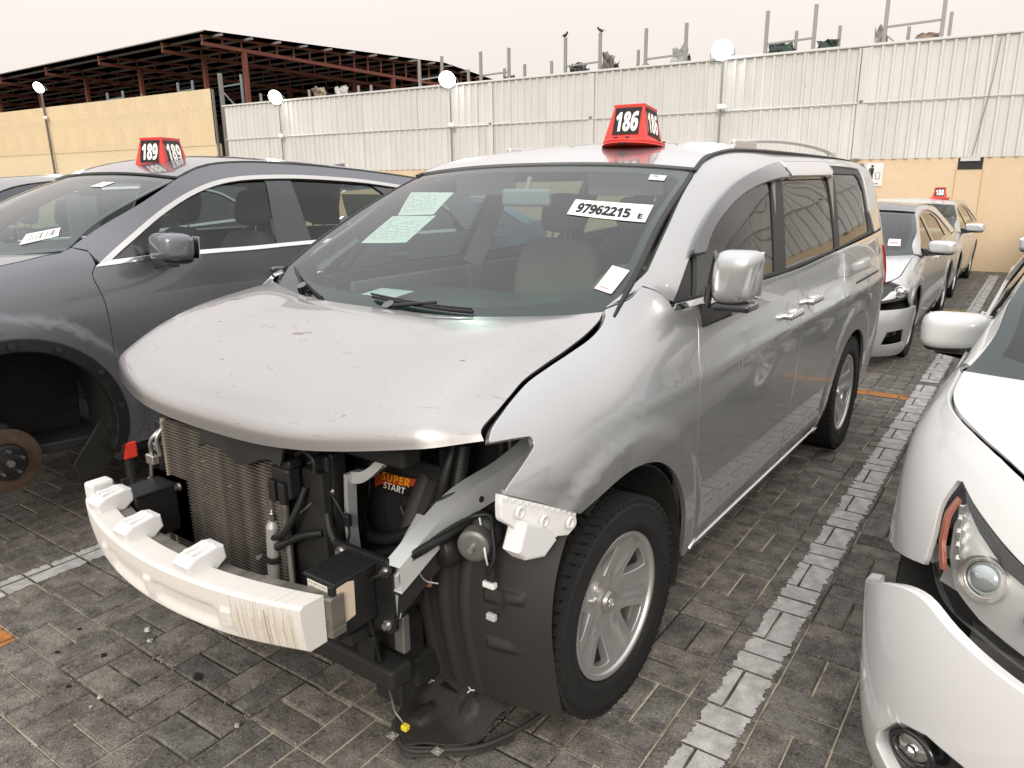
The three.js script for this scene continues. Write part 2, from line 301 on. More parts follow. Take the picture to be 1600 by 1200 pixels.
// painted lines: every paver carries its own piece of paint, ragged at the sides
const paintTex = tex(512, 512, (u, v) => { const a = fbm(u * 16, v * 16, 16, 4, 71), b = vnoise(u * 200, v * 200, 200, 72); const k = 214 + 70 * (a - 0.5) + 40 * (b - 0.5) - (b > 0.93 ? 70 : 0); return [k, k * 0.99, k * 0.97]; });
const matWhiteLine = std([0.66, 0.65, 0.64], { roughness: 0.85, map: paintTex }), matOrangeLine = std([0.62, 0.25, 0.06], { roughness: 0.85, map: paintTex });
function paint(name, x0, x1, z0, z1, mat, lift = 0) {
  const gs = [], alongZ = z1 - z0 > x1 - x0;
  for (const p of pavers) {
    const a0 = p.x - p.w / 2 + 0.002, a1 = p.x + p.w / 2 - 0.002, b0 = p.z - p.d / 2 + 0.002, b1 = p.z + p.d / 2 - 0.002;
    const L = Math.max(a0, x0), R = Math.min(a1, x1), N = Math.max(b0, z0), F = Math.min(b1, z1); if (R - L < 0.004 || F - N < 0.004) continue;
    if (H(p.i, p.j, p.s + 70) > 0.995) continue;
    const pts = [], rag = (q, k) => (vnoise(q * 55, k * 7.7, 0, 77) - 0.5) * 0.02 + (vnoise(q * 240, k * 3.1, 0, 78) - 0.5) * 0.012;
    const run = (c0, c1, f) => { const n = Math.max(1, Math.ceil(Math.abs(c1 - c0) / 0.006)); for (let k = 0; k < n; k++) f(lerp(c0, c1, k / n)); };
    run(L, R, x => pts.push([x, N + (!alongZ && N === z0 ? rag(x, 1) : 0)])); run(N, F, z => pts.push([R + (alongZ && R === x1 ? rag(z, 2) : 0), z]));
    run(R, L, x => pts.push([x, F + (!alongZ && F === z1 ? rag(x, 3) : 0)])); run(F, N, z => pts.push([L + (alongZ && L === x0 ? rag(z, 4) : 0), z]));
    const g = new THREE.ShapeGeometry(new THREE.Shape(pts.map(q => new THREE.Vector2(clamp(q[0], a0 - 0.001, a1 + 0.001), -clamp(q[1], b0 - 0.001, b1 + 0.001))))); g.rotateX(-PI / 2); g.translate(0, Math.max(p.dy, -0.001) + 0.0025 + lift, 0);
    const u = g.attributes.uv, q = g.attributes.position; for (let k = 0; k < u.count; k++) u.setXY(k, q.getX(k) * 2 + p.s * 0.31, q.getZ(k) * 2 + p.k * 0.17);
    gs.push(g);
  }
  const m = struct(name, merge(gs), mat); m.rotation.y = GROT; m.castShadow = false; return m;
}
paint('parking_line', 1.214, 1.352, -13.4, 2.6, matWhiteLine);
paint('parking_line_001', -1.62, -1.48, -4.3, 2.2, matWhiteLine);
paint('parking_line_002', 1.02, 1.21, -8.95, -8.75, matWhiteLine);
paint('slot_end_line', -1.45, 1.21, -4.47, -4.34, matOrangeLine);
paint('slot_end_line_001', 1.356, 1.8, -4.47, -4.34, matOrangeLine);
paint('slot_end_line_002', -2.9, -1.09, 0.995, 1.115, matOrangeLine);
paint('slot_end_line_003', -0.4, 1.21, -9.2, -9.07, std([0.5, 0.38, 0.12], { roughness: 0.85, map: paintTex }));

// ---------- back wall: masonry below, ribbed sheeting above ----------
const WDIR = -0.062;
const WROT = Math.atan(-WDIR);             // local x runs along the wall
function onWall(g, s, off = 0) { g.position.set(s, 0, -13.94 + WDIR * s - off); g.rotation.y = WROT; return g; }
const plasterTex = tex(512, 512, (u, v) => { const a = fbm(u * 6, v * 6, 6, 5, 81), b = vnoise(u * 128, v * 128, 128, 82); const k = 236 + 12 * (a - 0.5) + 8 * (b - 0.5); return [k, k * 0.99, k * 0.97]; });
const sheetTex = tex(512, 512, (u, v) => { const a = fbm(u * 5, v * 3, 5, 5, 91), st = fbm(u * 40, v * 2, 40, 3, 92); const k = 236 + 14 * (a - 0.5) + 9 * (st - 0.5); return [k, k * 0.995, k * 0.985]; });
const matPlaster = std([0.86, 0.68, 0.47], { roughness: 0.92, map: plasterTex }), matTanSheet = std([0.88, 0.73, 0.48], { roughness: 0.7, map: sheetTex });
const sheetMats = [[0.78, 0.775, 0.75], [0.755, 0.75, 0.725], [0.8, 0.795, 0.768]].map(c => std(c, { roughness: 0.6, map: sheetTex }));
function ribSheet(w, y0, y1, pitch, depth, thick = 0.004) {
  const n = Math.round(w / pitch), prof = [];
  for (let i = 0; i < n; i++) { const x = -w / 2 + i * pitch; prof.push([x, 0], [x + pitch * 0.62, 0], [x + pitch * 0.7, depth], [x + pitch * 0.92, depth]); } prof.push([w / 2, 0]);
  const pts = [...prof, ...prof.slice().reverse().map(p => [p[0], p[1] - thick])];
  return toCreasedNormals(extr(pts, y1 - y0, 0).rotateX(-PI / 2).scale(1, 1, -1).translate(0, y0, 0).toNonIndexed(), 0.4);
}
{
  const wall = thing('boundary_wall', 'long boundary wall of peach plaster below and white ribbed sheeting above', 'wall'); onWall(wall, 0);
  mesh('masonry_base', box(36, 2.0, 0.2, -1.6, 1.0, -0.1, 0.01).toNonIndexed(), matPlaster, wall);
  const fixUV = (g, sx, sy) => { const p = g.attributes.position, u = g.attributes.uv; for (let i = 0; i < p.count; i++) u.setXY(i, p.getX(i) * sx, p.getY(i) * sy); return g; };
  fixUV(wall.children[0].geometry, 0.4, 0.4);
  const W = 0.95, gLo = fixUV(toFront(ribSheet(W, 1.985, 2.98, 0.19, 0.04)), 0.5, 0.5), gUp = fixUV(toFront(ribSheet(W, 3.0, 3.95, 0.19, 0.04)), 0.5, 0.5);
  for (let k = 0; k < 37; k++) for (const lo of [1, 0]) {
    const m = mesh('sheet_panel', lo ? gLo : gUp, sheetMats[Math.floor(H(k, lo, 99) * 3)], wall); m.position.set(-19.1 + k * W, (H(k, lo, 98) - 0.5) * 0.012, 0.012 + (k % 2) * 0.005 + lo * -0.006);
    m.rotation.z = (H(k, lo, 97) - 0.5) * 0.004;
  }
  mesh('middle_rail', box(36, 0.024, 0.03, -1.6, 2.99, 0.06, 0.006), sheetMats[1], wall);
  mesh('top_cap', box(36, 0.045, 0.1, -1.6, 3.975, 0.03, 0.008), sheetMats[2], wall);
  for (const x of [-9.7, -7.0, -1.45, 3.4, 8]) { mesh('cover_strip', box(0.13, 1.93, 0.012, x, 2.97, 0.058, 0.003), sheetMats[1], wall); mesh('bracket', box(0.06, 0.03, 0.05, x, 3.02, 0.1, 0.004), MAT.steel, wall); mesh('bracket', box(0.12, 0.025, 0.06, x, 1.985, 0.08, 0.004), MAT.steel, wall); }
  // opening with a dark duct behind, control joints in the plaster
  const vent = sub('wall_vent', wall); mesh('recess', box(0.38, 0.2, 0.02, 0.43, 1.88, 0.004, 0.003), MAT.black, vent); mesh('duct', box(0.3, 0.06, 0.05, 0.42, 1.95, 0.03, 0.004), sheetMats[1], vent);
  for (const x of [0.22, 0.63]) mesh('plaster_joint', box(0.012, 1.76, 0.006, x, 0.9, 0.002, 0.001), std([0.6, 0.34, 0.12], { roughness: 0.9 }), wall);
  const cable = tube([[0.62, 3.9, 0.09], [0.58, 3.2, 0.09], [0.5, 2.5, 0.085], [0.44, 2.0, 0.08]], 0.008, 20, 5); mesh('cable', cable, MAT.steel, wall);
  const tan = thing('yellow_fence_wall', 'yellow ribbed sheet fence on a pale yellow plinth beyond the dark cars', 'wall'); onWall(tan, -19.9, -0.02);
  mesh('plinth', box(24, 2.9, 0.2, -12.2, 1.45, -0.1, 0.01), std([0.88, 0.74, 0.5], { roughness: 0.9, map: plasterTex }), tan);
  const gT = fixUV(toFront(ribSheet(1.2, 2.85, 4.52, 0.12, 0.022)), 0.5, 0.5);
  for (let k = 0; k < 20; k++) { const m = mesh('sheet_panel', gT, matTanSheet, tan); m.position.set(-0.8 - k * 1.2, 0, 0.012 + (k % 2) * 0.004); }
  const pst = mesh('end_post', [bar([0.12, 0, -0.15], [0.12, 4.95, -0.15], 0.1, 0.1), bar([-0.13, 0, -0.02], [-0.13, 4.5, -0.02], 0.05, 0.06)], MAT.steel, tan);
  // notice on the plaster: a figure beside a bin
  const nt = thing('wall_notice', 'white notice with a black standing figure and a bin outline on the peach wall', 'sign'); onWall(nt, -1.1, -0.015);
  mesh('board', box(0.3, 0.42, 0.012, 0, 1.71, 0, 0.002), MAT.paper, nt);
  const ink = MAT.black, z = 0.009;
  mesh('figure_print', [new THREE.CircleGeometry(0.024, 16).translate(-0.04, 1.86, z), new THREE.PlaneGeometry(0.06, 0.1).translate(-0.04, 1.78, z), new THREE.PlaneGeometry(0.045, 0.12).translate(-0.04, 1.68, z), new THREE.PlaneGeometry(0.02, 0.09).translate(-0.085, 1.78, z)], ink, nt);
  mesh('bin_print', [[0.03, 1.69, 0.008, 0.12], [0.1, 1.69, 0.008, 0.12], [0.065, 1.63, 0.07, 0.008], [0.065, 1.745, 0.05, 0.006]].map(([x, y, w, h]) => new THREE.PlaneGeometry(w, h).translate(x, y, z)), ink, nt);
  mesh('text_print', [[-0.07, 0.06], [0.0, 0.05], [0.06, 0.04]].map(([x, w]) => new THREE.PlaneGeometry(w, 0.018).translate(x, 1.545, z)), ink, nt);
}
function toFront(g) { return g; }

// ---------- floodlights on the wall ----------
const matLamp = new THREE.MeshStandardMaterial({ color: 0xffffff, emissive: rgb(0.97, 1, 0.97), emissiveIntensity: 14, roughness: 0.4 });
function floodlight(s, y, tall, label, onFence) {
  const g = thing('floodlight', label, 'floodlight', 'floodlights along the wall'); onWall(g, s, -0.12);
  const m = onFence ? std([0.14, 0.12, 0.1], { roughness: 0.6 }) : MAT.steel;
  mesh('pole', onFence ? rod([0, 0, 0], [0, y - 0.16, 0.04], 0.04, 10) : rod([0, tall, 0], [0, y - 0.12, 0], 0.018, 8), m, g);
  const head = sub('lamp_head', g); head.position.set(0, y, 0.1); head.rotation.set(0.5, 0.35, 0);
  mesh('housing', lathe([[0, -.1], [.12, -.09], [.18, -.03], [.195, .0], [.195, .004], [.19, .003]], 32).rotateX(PI / 2), MAT.darkTrim, head); mesh('lamp_lens', lathe([[0, .035], [.1, .03], [.2, .012], [.2, .004], [0, .004]], 32).rotateX(PI / 2), matLamp, head);
  mesh('bracket', [bar([-0.23, -0.02, -0.03], [-0.23, -0.16, -0.06], 0.012, 0.03), bar([0.23, -0.02, -0.03], [0.23, -0.16, -0.06], 0.012, 0.03), bar([-0.23, -0.16, -0.06], [0.23, -0.16, -0.06], 0.03, 0.012)], MAT.steel, head);
  mesh('junction_box', [box(0.14, 0.1, 0.08, 0.02, y - 1.06, 0.05, 0.02), new THREE.SphereGeometry(0.055, 12, 8).translate(0.1, y - 1.08, 0.09)], MAT.paper, g);
  const l = new THREE.SpotLight(rgb(0.95, 1, 0.95), 90, 0, 1.2, 0.8, 2); l.position.set(0, 0, 0.07); l.target.position.set(0, 0, 2); l.castShadow = true; l.shadow.radius = 8; head.add(l, l.target);
  return g;
}
floodlight(-4.05, 4.12, 2.05, 'lit floodlight on the wall nearest the silver minivan roof rail');
floodlight(-10.82, 4.08, 1.2, 'lit floodlight on the wall left of the number 186 roof marker');
floodlight(-16.98, 4.06, 1.2, 'small lit floodlight near the left end of the white sheeting');
floodlight(-29.7, 5.2, 0, 'lit floodlight on a tall brown pole before the yellow fence', true);

// ---------- scrap racks standing behind the wall ----------
const matRack = std([0.34, 0.34, 0.32], { metalness: 0.5, roughness: 0.55 }), matRackBlue = std([0.2, 0.25, 0.27], { metalness: 0.4, roughness: 0.6 });
function rackFrame(s0, y0, s1, y1, label, o = {}) {          // two uprights with a cross tie and a brace
  const g = thing('storage_rack', label, 'rack', 'storage rack uprights above the wall'); onWall(g, (s0 + s1) / 2, o.off ?? 1.1);
  const a = s0 - (s0 + s1) / 2, b = -a, m = o.blue ? matRackBlue : matRack, d = 0;
  for (const [x, y, z] of [[a, y0, 0], [b, y1, -d]]) mesh('upright', bar([x, 0, z], [x, y, z], 0.07, 0.06, 0.006), m, g);
  const t = o.tie ?? Math.min(y0, y1) - 0.75;
  mesh('tie', bar([a, t, 0], [b, t + 0.03, -d], 0.03, 0.04), m, g); mesh('brace', bar([a, t - 0.12, 0], [b, t - 0.95, -d], 0.03, 0.03), m, g);
}
function rackPost(s, y, label, o = {}) { const g = thing('rack_post', label, 'post', 'single rack posts above the wall'); onWall(g, s, o.off ?? 1.6); mesh('upright', bar([0, 0, 0], [0, y, 0], 0.06, 0.06, 0.005), o.blue ? matRackBlue : matRack, g); mesh('foot_plate', box(0.14, 0.012, 0.14, 0, 0.006, 0, 0.003), matRack, g); }
const ORD = ['first', 'second', 'third', 'fourth', 'fifth', 'sixth', 'seventh', 'eighth', 'ninth', 'tenth', 'eleventh', 'twelfth', 'thirteenth', 'fourteenth', 'fifteenth', 'sixteenth'];
const frames = [[-27.8, -26.8, 5, 1], [-23.5, -22.7, 5.05, 1], [-21.2, -20.2, 5.05, 1], [-12.89, -12.12, 4.87, 0, 4.35], [-10.87, -10.01, 4.88, 0, 4.3], [-8.4, -7.48, 4.97, 0, 4.32], [-6.34, -5.4, 4.95, 0, 4.3], [-3.67, -2.72, 5.0, 0, 4.36], [-1.42, -0.45, 5.1, 0, 4.45]];
frames.forEach(([a, b, y, blue, tie], i) => rackFrame(a, y, b, y + 0.01, ['bluish rack uprights with diagonal tie above the far left of the yellow fence', 'bluish rack uprights with diagonal tie above the middle of the yellow fence', 'bluish rack uprights beside the red post at the yellow fence end', 'pale rack uprights standing in front of the shed truss end', 'pale rack uprights above the wall right of the second floodlight', 'grey rack uprights above the wall with a small bird on each', 'grey rack uprights with a pale crumpled sheet behind', 'tall rack uprights above the wall right of the brightest floodlight', 'tallest rack uprights above the right end of the wall'][i], { blue, off: 1.2, tie: tie ?? 4.75 }));
[[-26.45, 4.9, 1], [-25.1, 4.75, 1], [-19.96, 4.5], [-17.72, 4.47], [-15.65, 4.44], [-15.15, 4.42], [-11.65, 4.57], [-10.5, 4.5], [-9.88, 4.55], [-9.61, 4.2], [-9.09, 4.56], [-6.76, 4.6], [-3.21, 4.64], [-2.36, 4.65], [-1.09, 4.5], [-0.39, 4.68]].forEach(([s, y, blue], i) => rackPost(s, y, `single rack post above the wall, ${ORD[i]} from the left`, { blue, off: 1.7 }));
function bird(s, y, turn, label) {
  const g = thing('bird', label, 'bird', 'birds perched on the rack uprights'); onWall(g, s, 1.2); g.position.y = y; g.rotation.y += turn;
  const b = new THREE.SphereGeometry(1, 14, 10).scale(0.035, 0.032, 0.075).rotateX(-0.5).translate(0, 0.05, 0), h = new THREE.SphereGeometry(0.024, 10, 8).translate(0, 0.1, 0.055), k = new THREE.ConeGeometry(0.007, 0.03, 6).rotateX(PI / 2).translate(0, 0.098, 0.088), t = new THREE.ConeGeometry(0.028, 0.12, 6).scale(1, 1, 0.3).rotateX(-PI / 2 - 0.5).translate(0, 0.04, -0.1);
  mesh('body', [b, h, k, t], MAT.darkTrim, g); mesh('leg', [rod([-0.012, 0, 0], [-0.012, 0.03, 0], 0.004, 5), rod([0.012, 0, 0], [0.012, 0.03, 0], 0.004, 5)], MAT.darkTrim, g);
}
bird(-8.4, 4.97, 1.3, 'small bird on the left upright facing right'); bird(-7.48, 4.98, -1.1, 'small bird on the right upright, tail hanging down');
function scrap(s, y, w, h, c, label, sd, off = 1.45) {        // crumpled body panels lying on the racks
  const g = thing('scrap_panel', label, 'scrap', 'scrap body panels on the racks'); onWall(g, s, off); g.position.y = y - h / 2;
  const mk = (k, ox, ww, hh) => { const f = (u, v) => { const a = (u - 0.5) * ww + ox, n = fbm(u * 3 + k, v * 3 + sd, 0, 3, sd + k), e = fbm(u * 6, k, 0, 2, sd + 7); return new V3(a + (fbm(v * 4, u * 2, 0, 2, sd + k + 3) - 0.5) * 0.2 * ww, v * hh * (0.8 + 0.35 * e), (n - 0.5) * 0.5 * hh); }; return gridSurf(f, 12, 10, 0.012); };
  const m = std(c, { roughness: 0.55, metalness: 0.2 });
  mesh('crumpled_sheet', mk(1, 0, w, h), m, g); mesh('crumpled_sheet', mk(2, w * 0.3, w * 0.5, h * 0.7).translate(0, 0, -0.15), MAT.darkTrim, g); mesh('shelf', bar([-w * 0.7, 0.0, 0], [w * 0.7, 0, 0], 0.05, 0.05), matRack, g);
}
const dk = [0.06, 0.06, 0.06], gn = [0.05, 0.075, 0.065], pl = [0.5, 0.5, 0.47];
[[-17.05, 4.2, 0.5, 0.5, [0.3, 0.24, 0.18], 'rusty torn panel on the rack above the white wall left end'], [-16.1, 4.2, 0.5, 0.45, pl, 'curled white panel on the rack above the white wall left end'], [-10.2, 4.12, 0.35, 0.3, dk, 'small dark scrap between the second pair of pale uprights'], [-8.2, 4.2, 0.42, 0.45, dk, 'black crumpled scrap under the left bird'], [-7.4, 4.25, 0.35, 0.6, [0.25, 0.24, 0.22], 'grey folded panel under the right bird'], [-6.5, 4.1, 0.4, 0.25, dk, 'low dark scrap left of the pale crumpled sheet'], [-5.65, 4.25, 0.38, 0.6, pl, 'pale ribbed panel leaning on a rack upright'], [-3.45, 4.2, 0.5, 0.42, gn, 'jagged dark green scrap right of the brightest floodlight'], [-2.5, 4.18, 0.4, 0.36, gn, 'dark green scrap bundle right of a tall upright'], [-1.55, 4.28, 0.22, 0.45, pl, 'pale scrap beside the tallest uprights'], [-0.7, 4.2, 0.4, 0.24, [0.3, 0.22, 0.17], 'brown and white scrap between the tallest uprights']].forEach((a, i) => scrap(a[0], a[1], a[2], a[3], a[4], a[5], i * 3 + 1));

// ---------- open shed behind the yellow fence ----------
{
  const shed = thing('steel_shed', 'large open steel shed with a dark ribbed roof on red trusses and posts', 'shed');
  const red = std([0.42, 0.13, 0.085], { roughness: 0.7, map: rep(grimeMap, 3, 3) }), dark = std([0.2, 0.19, 0.18], { roughness: 0.85 }), roofM = std([0.22, 0.2, 0.18], { roughness: 0.75 });
  const prof = [[-19.6, 8.26], [-36, 8.68], [-47, 7.55]], X0 = -30.6, X1 = -86;
  const slab = (z0, y0, z1, y1, nm) => {                   // ribbed roof sheets
    const n = Math.round((X0 - X1) / 0.3), pts = []; for (let i = 0; i < n; i++) { const x = X1 + i * 0.3; pts.push([x, 0], [x + 0.12, 0], [x + 0.16, 0.07], [x + 0.26, 0.07]); } pts.push([X0, 0]);
    const L = Math.hypot(z1 - z0, y1 - y0), g = extr([...pts, ...pts.slice().reverse().map(p => [p[0], p[1] - 0.02])], L, 0).toNonIndexed(); g.rotateX(PI).scale(1, -1, 1); g.rotateX(Math.atan2(y1 - y0, Math.abs(z1 - z0))).translate(0, y0, z0);
    return mesh(nm, g, roofM, shed);
  };
  slab(...prof[0], ...prof[1], 'roof_slope'); slab(...prof[1], ...prof[2], 'roof_slope');
  const xs = [-31, -34.3, -40.4, -46.5, -52.6, -58.7, -64.8, -71];
  xs.forEach((x, i) => {
    const t = sub('truss', shed), top = z => z > -36 ? lerp(8.16, 8.56, (-19.7 - z) / 16.3) : lerp(8.56, 7.45, (-36 - z) / 11), bot = z => z > -36 ? lerp(7.84, 7.5, (-19.7 - z) / 16.3) : lerp(7.5, 7.15, (-36 - z) / 11);
    mesh('chord', [bar([x, top(-19.7), -19.7], [x, top(-36), -36], 0.1, 0.1), bar([x, top(-36), -36], [x, top(-47), -47], 0.1, 0.1)], red, t); mesh('chord', [bar([x, bot(-19.7), -19.7], [x, bot(-36), -36], 0.12, 0.16), bar([x, bot(-36), -36], [x, bot(-47), -47], 0.12, 0.16)], red, t);
    for (let z = -19.75; z > -46; z -= 1.02) mesh('web', bar([x, bot(z), z], [x, top(z), z], 0.07, 0.07), red, t);
    for (const z of [-21.9, -31.9, -42]) mesh('post', bar([x, 0, z], [x, bot(z), z], 0.2, 0.2, 0.01), red, shed);
  });
  for (let z = -20.2; z > -46; z -= 1.6) { const y = z > -36 ? lerp(8.26, 8.68, (-19.6 - z) / 16.4) : lerp(8.68, 7.55, (-36 - z) / 11); mesh('purlin', bar([X0 + 0.5, y - 0.1, z], [X1, y - 0.1, z], 0.08, 0.1), roofM, shed); }  // purlins take the dark roof tone: under-roof shadow put into their colour
  mesh('rear_wall', box(56, 8.3, 0.15, (X0 + X1) / 2, 4.1, -46.6, 0.02), dark, shed); mesh('end_wall', box(0.15, 8.2, 26, X1, 4.05, -33.5, 0.02), dark, shed);
  mesh('fascia', bar([X0, 8.3, -19.6], [X1, 8.3, -19.6], 0.05, 0.05), roofM, shed);
}
// a small wall lamp on a bent arm above the dark car's roof
{
  const g = thing('fence_lamp', 'small unlit lamp on a bent arm at the foot of the yellow fence', 'lamp'); onWall(g, -22.6, -0.25);
  mesh('arm', tube([[0, 2.35, 0], [0, 2.5, 0.1], [-0.1, 2.62, 0.16], [-0.22, 2.62, 0.18]], 0.02, 16, 6), MAT.darkTrim, g); mesh('lamp_head', box(0.2, 0.26, 0.1, -0.3, 2.66, 0.18, 0.02), MAT.paper, g);
  mesh('bracket', box(0.1, 0.14, 0.2, 0, 2.35, -0.1, 0.01), MAT.darkTrim, g);
}
// ---------- silver minivan ----------
const vanYs = [.22, .35, .55, .8, .95, 1.05, 1.15, 1.25, 1.35, 1.5, 1.65, 1.73, 1.79], vanZs = [-4.12, -4.0, -3.7, -3.2, -2.2, -1.5, -.99, -.5, -.15, .1, .3, .45, .6, .75];
const vanMid = [.90, .945, .968, .98, .982, .975, .958, .938, .912, .868, .818, .775, .68];
const vanT = [[.82, .86, .885, .90, .90, .895, .88, .865, .845, .81, .765, .725, .63], [.87, .91, .935, .945, .945, .94, .925, .905, .885, .845, .80, .76, .665], [.89, .935, .96, .972, .974, .967, .95, .93, .905, .863, .814, .772, .677], vanMid, vanMid, vanMid,
  [.90, .945, .968, .98, .982, .975, .958, .938, .91, .86, .77, .705, .62], [.905, .945, .968, .982, .983, .973, .952, .925, .875, .77, .66, .60, .52], [.91, .945, .968, .982, .98, .965, .93, .865, .80, .70, .6, .5, .4], [.91, .945, .965, .98, .97, .945, .88, .79, .69, .57, .45, .35, .3], [.91, .94, .955, .965, .95, .915, .855, .76, .66, .5, .4, .3, .2], [.90, .92, .93, .935, .92, .875, .80, .70, .60, .45, .3, .2, .1], [.86, .88, .895, .90, .885, .855, .77, .67, .57, .4, .3, .2, .1], [.80, .84, .86, .86, .84, .80, .72, .62, .5, .35, .2, .1, .0]];
const vanRaw = (y, z) => hermite(vanZs, vanT.map(r => hermite(vanYs, r, y)), z);
const vanGrid = (() => {                                  // the station table sampled finely and faired, so that the panels flow
  const z0 = -4.5, dz = .03, nz = 186, y0 = .0, dy = .02, ny = 100, A = []; for (let i = 0; i < nz; i++) { const r = []; for (let j = 0; j < ny; j++) r.push(vanRaw(y0 + j * dy, z0 + i * dz)); A.push(r); }
  const ker = (s, n) => { const k = []; let t = 0; for (let i = -n; i <= n; i++) { const w = Math.exp(-.5 * (i / s) ** 2); k.push(w); t += w; } return k.map(w => w / t); }, kz = ker(2.6, 7), ky = ker(1.6, 5);
  const B = A.map((r, i) => r.map((_, j) => { let s = 0; for (let k = -7; k <= 7; k++) s += kz[k + 7] * A[clamp(i + k, 0, nz - 1)][j]; return s; })), C = B.map(r => r.map((_, j) => { let s = 0; for (let k = -5; k <= 5; k++) s += ky[k + 5] * r[clamp(j + k, 0, ny - 1)]; return s; }));
  return { z0, dz, nz, y0, dy, ny, C };
})();
function vanS0(y, z) {
  const g = vanGrid, a = clamp((z - g.z0) / g.dz, 1, g.nz - 2.001), b = clamp((y - g.y0) / g.dy, 1, g.ny - 2.001), i = Math.floor(a), j = Math.floor(b), cub = (p, t) => { const [w, x, c, d] = p; return x + .5 * t * (c - w + t * (2 * w - 5 * x + 4 * c - d + t * (3 * (x - c) + d - w))); };
  return cub([-1, 0, 1, 2].map(k => { const r = g.C[clamp(i + k, 0, g.nz - 1)]; return cub([r[j - 1], r[j], r[j + 1], r[Math.min(j + 2, g.ny - 1)]], b - j); }), a - i);
}
const flare = (y, z, cz, cy, r0, amt) => { const d = Math.hypot(z - cz, y - cy); return amt * (1 - sst(r0 + 0.08, r0 + 0.15, d)); };
const vanS = (y, z) => vanS0(y, z) + flare(y, z, -0.02, 0.35, 0.475, 0.009) + flare(y, z, -2.98, 0.34, 0.455, 0.008) + 0.006 * Math.exp(-(((y - 1.0) / 0.035) ** 2)) * sst(0.2, -0.3, z) + 0.01 * (1 - sst(0.36, 0.44, y)) * sst(-0.5, -0.7, z) * sst(-2.6, -2.4, z);
const side = (S, sd) => (z, y) => new V3(sd * S(y, z), y, z);
const van = thing('silver_minivan', 'silver minivan with front bumper, grille and headlights torn away, number 186 on its roof', 'minivan');

const hoodTex = canvasTex(1024, 1024, (g, w, h) => {          // dust film, smears and chips copied from the bonnet
  g.fillStyle = '#e6e1de'; g.fillRect(0, 0, w, h); let s = 5; const R = () => (s = (s * 16807) % 2147483647) / 2147483647;
  for (let i = 0; i < 2600; i++) { g.fillStyle = `rgba(${150 + R() * 60},${140 + R() * 60},${130 + R() * 50},${0.05 + R() * 0.1})`; const r = 1 + R() * 4; g.beginPath(); g.arc(R() * w, R() * h, r, 0, 7); g.fill(); }
  const smear = (x, y, rx, ry, a, c) => { g.save(); g.translate(x, y); g.rotate(a); g.fillStyle = c; g.beginPath(); for (let k = 0; k <= 22; k++) { const t = k / 22 * 6.283, q = 0.72 + 0.45 * R(); g.lineTo(Math.cos(t) * rx * q, Math.sin(t) * ry * q); } g.fill(); g.restore(); };
  smear(165, 205, 26, 14, 0.3, 'rgba(175,140,128,0.5)'); smear(505, 690, 18, 9, 0.2, 'rgba(120,80,65,0.65)'); smear(522, 706, 12, 7, 0.5, 'rgba(130,95,80,0.55)'); smear(150, 790, 9, 34, -0.5, 'rgba(205,192,180,0.9)'); smear(143, 770, 6, 20, -0.5, 'rgba(150,105,85,0.7)'); smear(300, 830, 40, 15, 0.1, 'rgba(225,214,200,0.7)');
  g.lineWidth = 2; for (let i = 0; i < 46; i++) { const x = R() * w, y = R() * h, l = 8 + R() * 30, a = -0.6 + R() * 0.5; g.strokeStyle = `rgba(120,112,105,${0.3 + R() * 0.35})`; g.beginPath(); g.moveTo(x, y); g.lineTo(x + l * Math.cos(a), y + l * Math.sin(a)); g.stroke(); if (R() > 0.5) { g.beginPath(); g.moveTo(x + 4, y + 5); g.lineTo(x + l * 0.7, y + 9); g.stroke(); } }
  for (let i = 0; i < 16; i++) { g.fillStyle = 'rgba(60,45,40,0.6)'; g.beginPath(); g.arc(R() * w, R() * h, 1.5 + R() * 2.5, 0, 7); g.fill(); }
  g.strokeStyle = 'rgba(90,75,70,.6)'; g.beginPath(); g.ellipse(385, 705, 9, 6, 0.3, 0, 6); g.stroke();
  g.strokeStyle = 'rgba(140,120,100,.55)'; for (let i = 0; i < 14; i++) { g.beginPath(); g.moveTo(905 + R() * 60, 960 + R() * 40); g.lineTo(910 + R() * 80, 955 + R() * 45); g.stroke(); }
});
const matHood = MAT.silver.clone(); matHood.map = hoodTex; matHood.roughness = 0.36;

// bonnet: centre line, side line (along the wings) and the rolled front lip
const hoodC = [[.06, 1.24], [.15, 1.238], [.25, 1.231], [.35, 1.217], [.45, 1.194], [.54, 1.163], [.62, 1.125], [.68, 1.09], [.72, 1.055], [.743, 1.032], [.755, 1.008], [.757, .972]];
const hoodM = [[.045, 1.243], [.14, 1.241], [.24, 1.233], [.34, 1.219], [.44, 1.195], [.53, 1.166], [.61, 1.13], [.67, 1.098], [.715, 1.066], [.738, 1.048], [.75, 1.027], [.753, .994]];
const hoodS = [[-.04, 1.264], [.035, 1.264], [.115, 1.257], [.21, 1.245], [.31, 1.227], [.4, 1.204], [.48, 1.175], [.55, 1.142], [.605, 1.11], [.632, 1.091], [.647, 1.068], [.651, 1.036]];
const hoodG = [[-.098, 1.277], [-.06, 1.254], [.022, 1.225], [.126, 1.2], [.236, 1.18], [.329, 1.158], [.4, 1.129], [.455, 1.106], [.5, 1.09], [.528, 1.079], [.541, 1.068], [.544, 1.05]];
const pick = (L, t, k) => { const n = L.length - 1, x = clamp(t, 0, 1) * n, xs = L.map((_, i) => i); return hermite(xs, L.map(p => p[k]), x); };
function hoodP(u, v) {
  const s = 2 * u - 1, a = Math.abs(s), K = [-.45, 0, .45, .86, 1], g = k => { const c = pick(hoodC, v, k), m = pick(hoodM, v, k), h = pick(hoodS, v, k), e = pick(hoodG, v, k); return hermite(K, [m, c, m, h, e], a); };
  return new V3(s * (vanS0(pick(hoodG, v, 1), pick(hoodG, v, 0)) - 0.012), g(1), g(0));
}
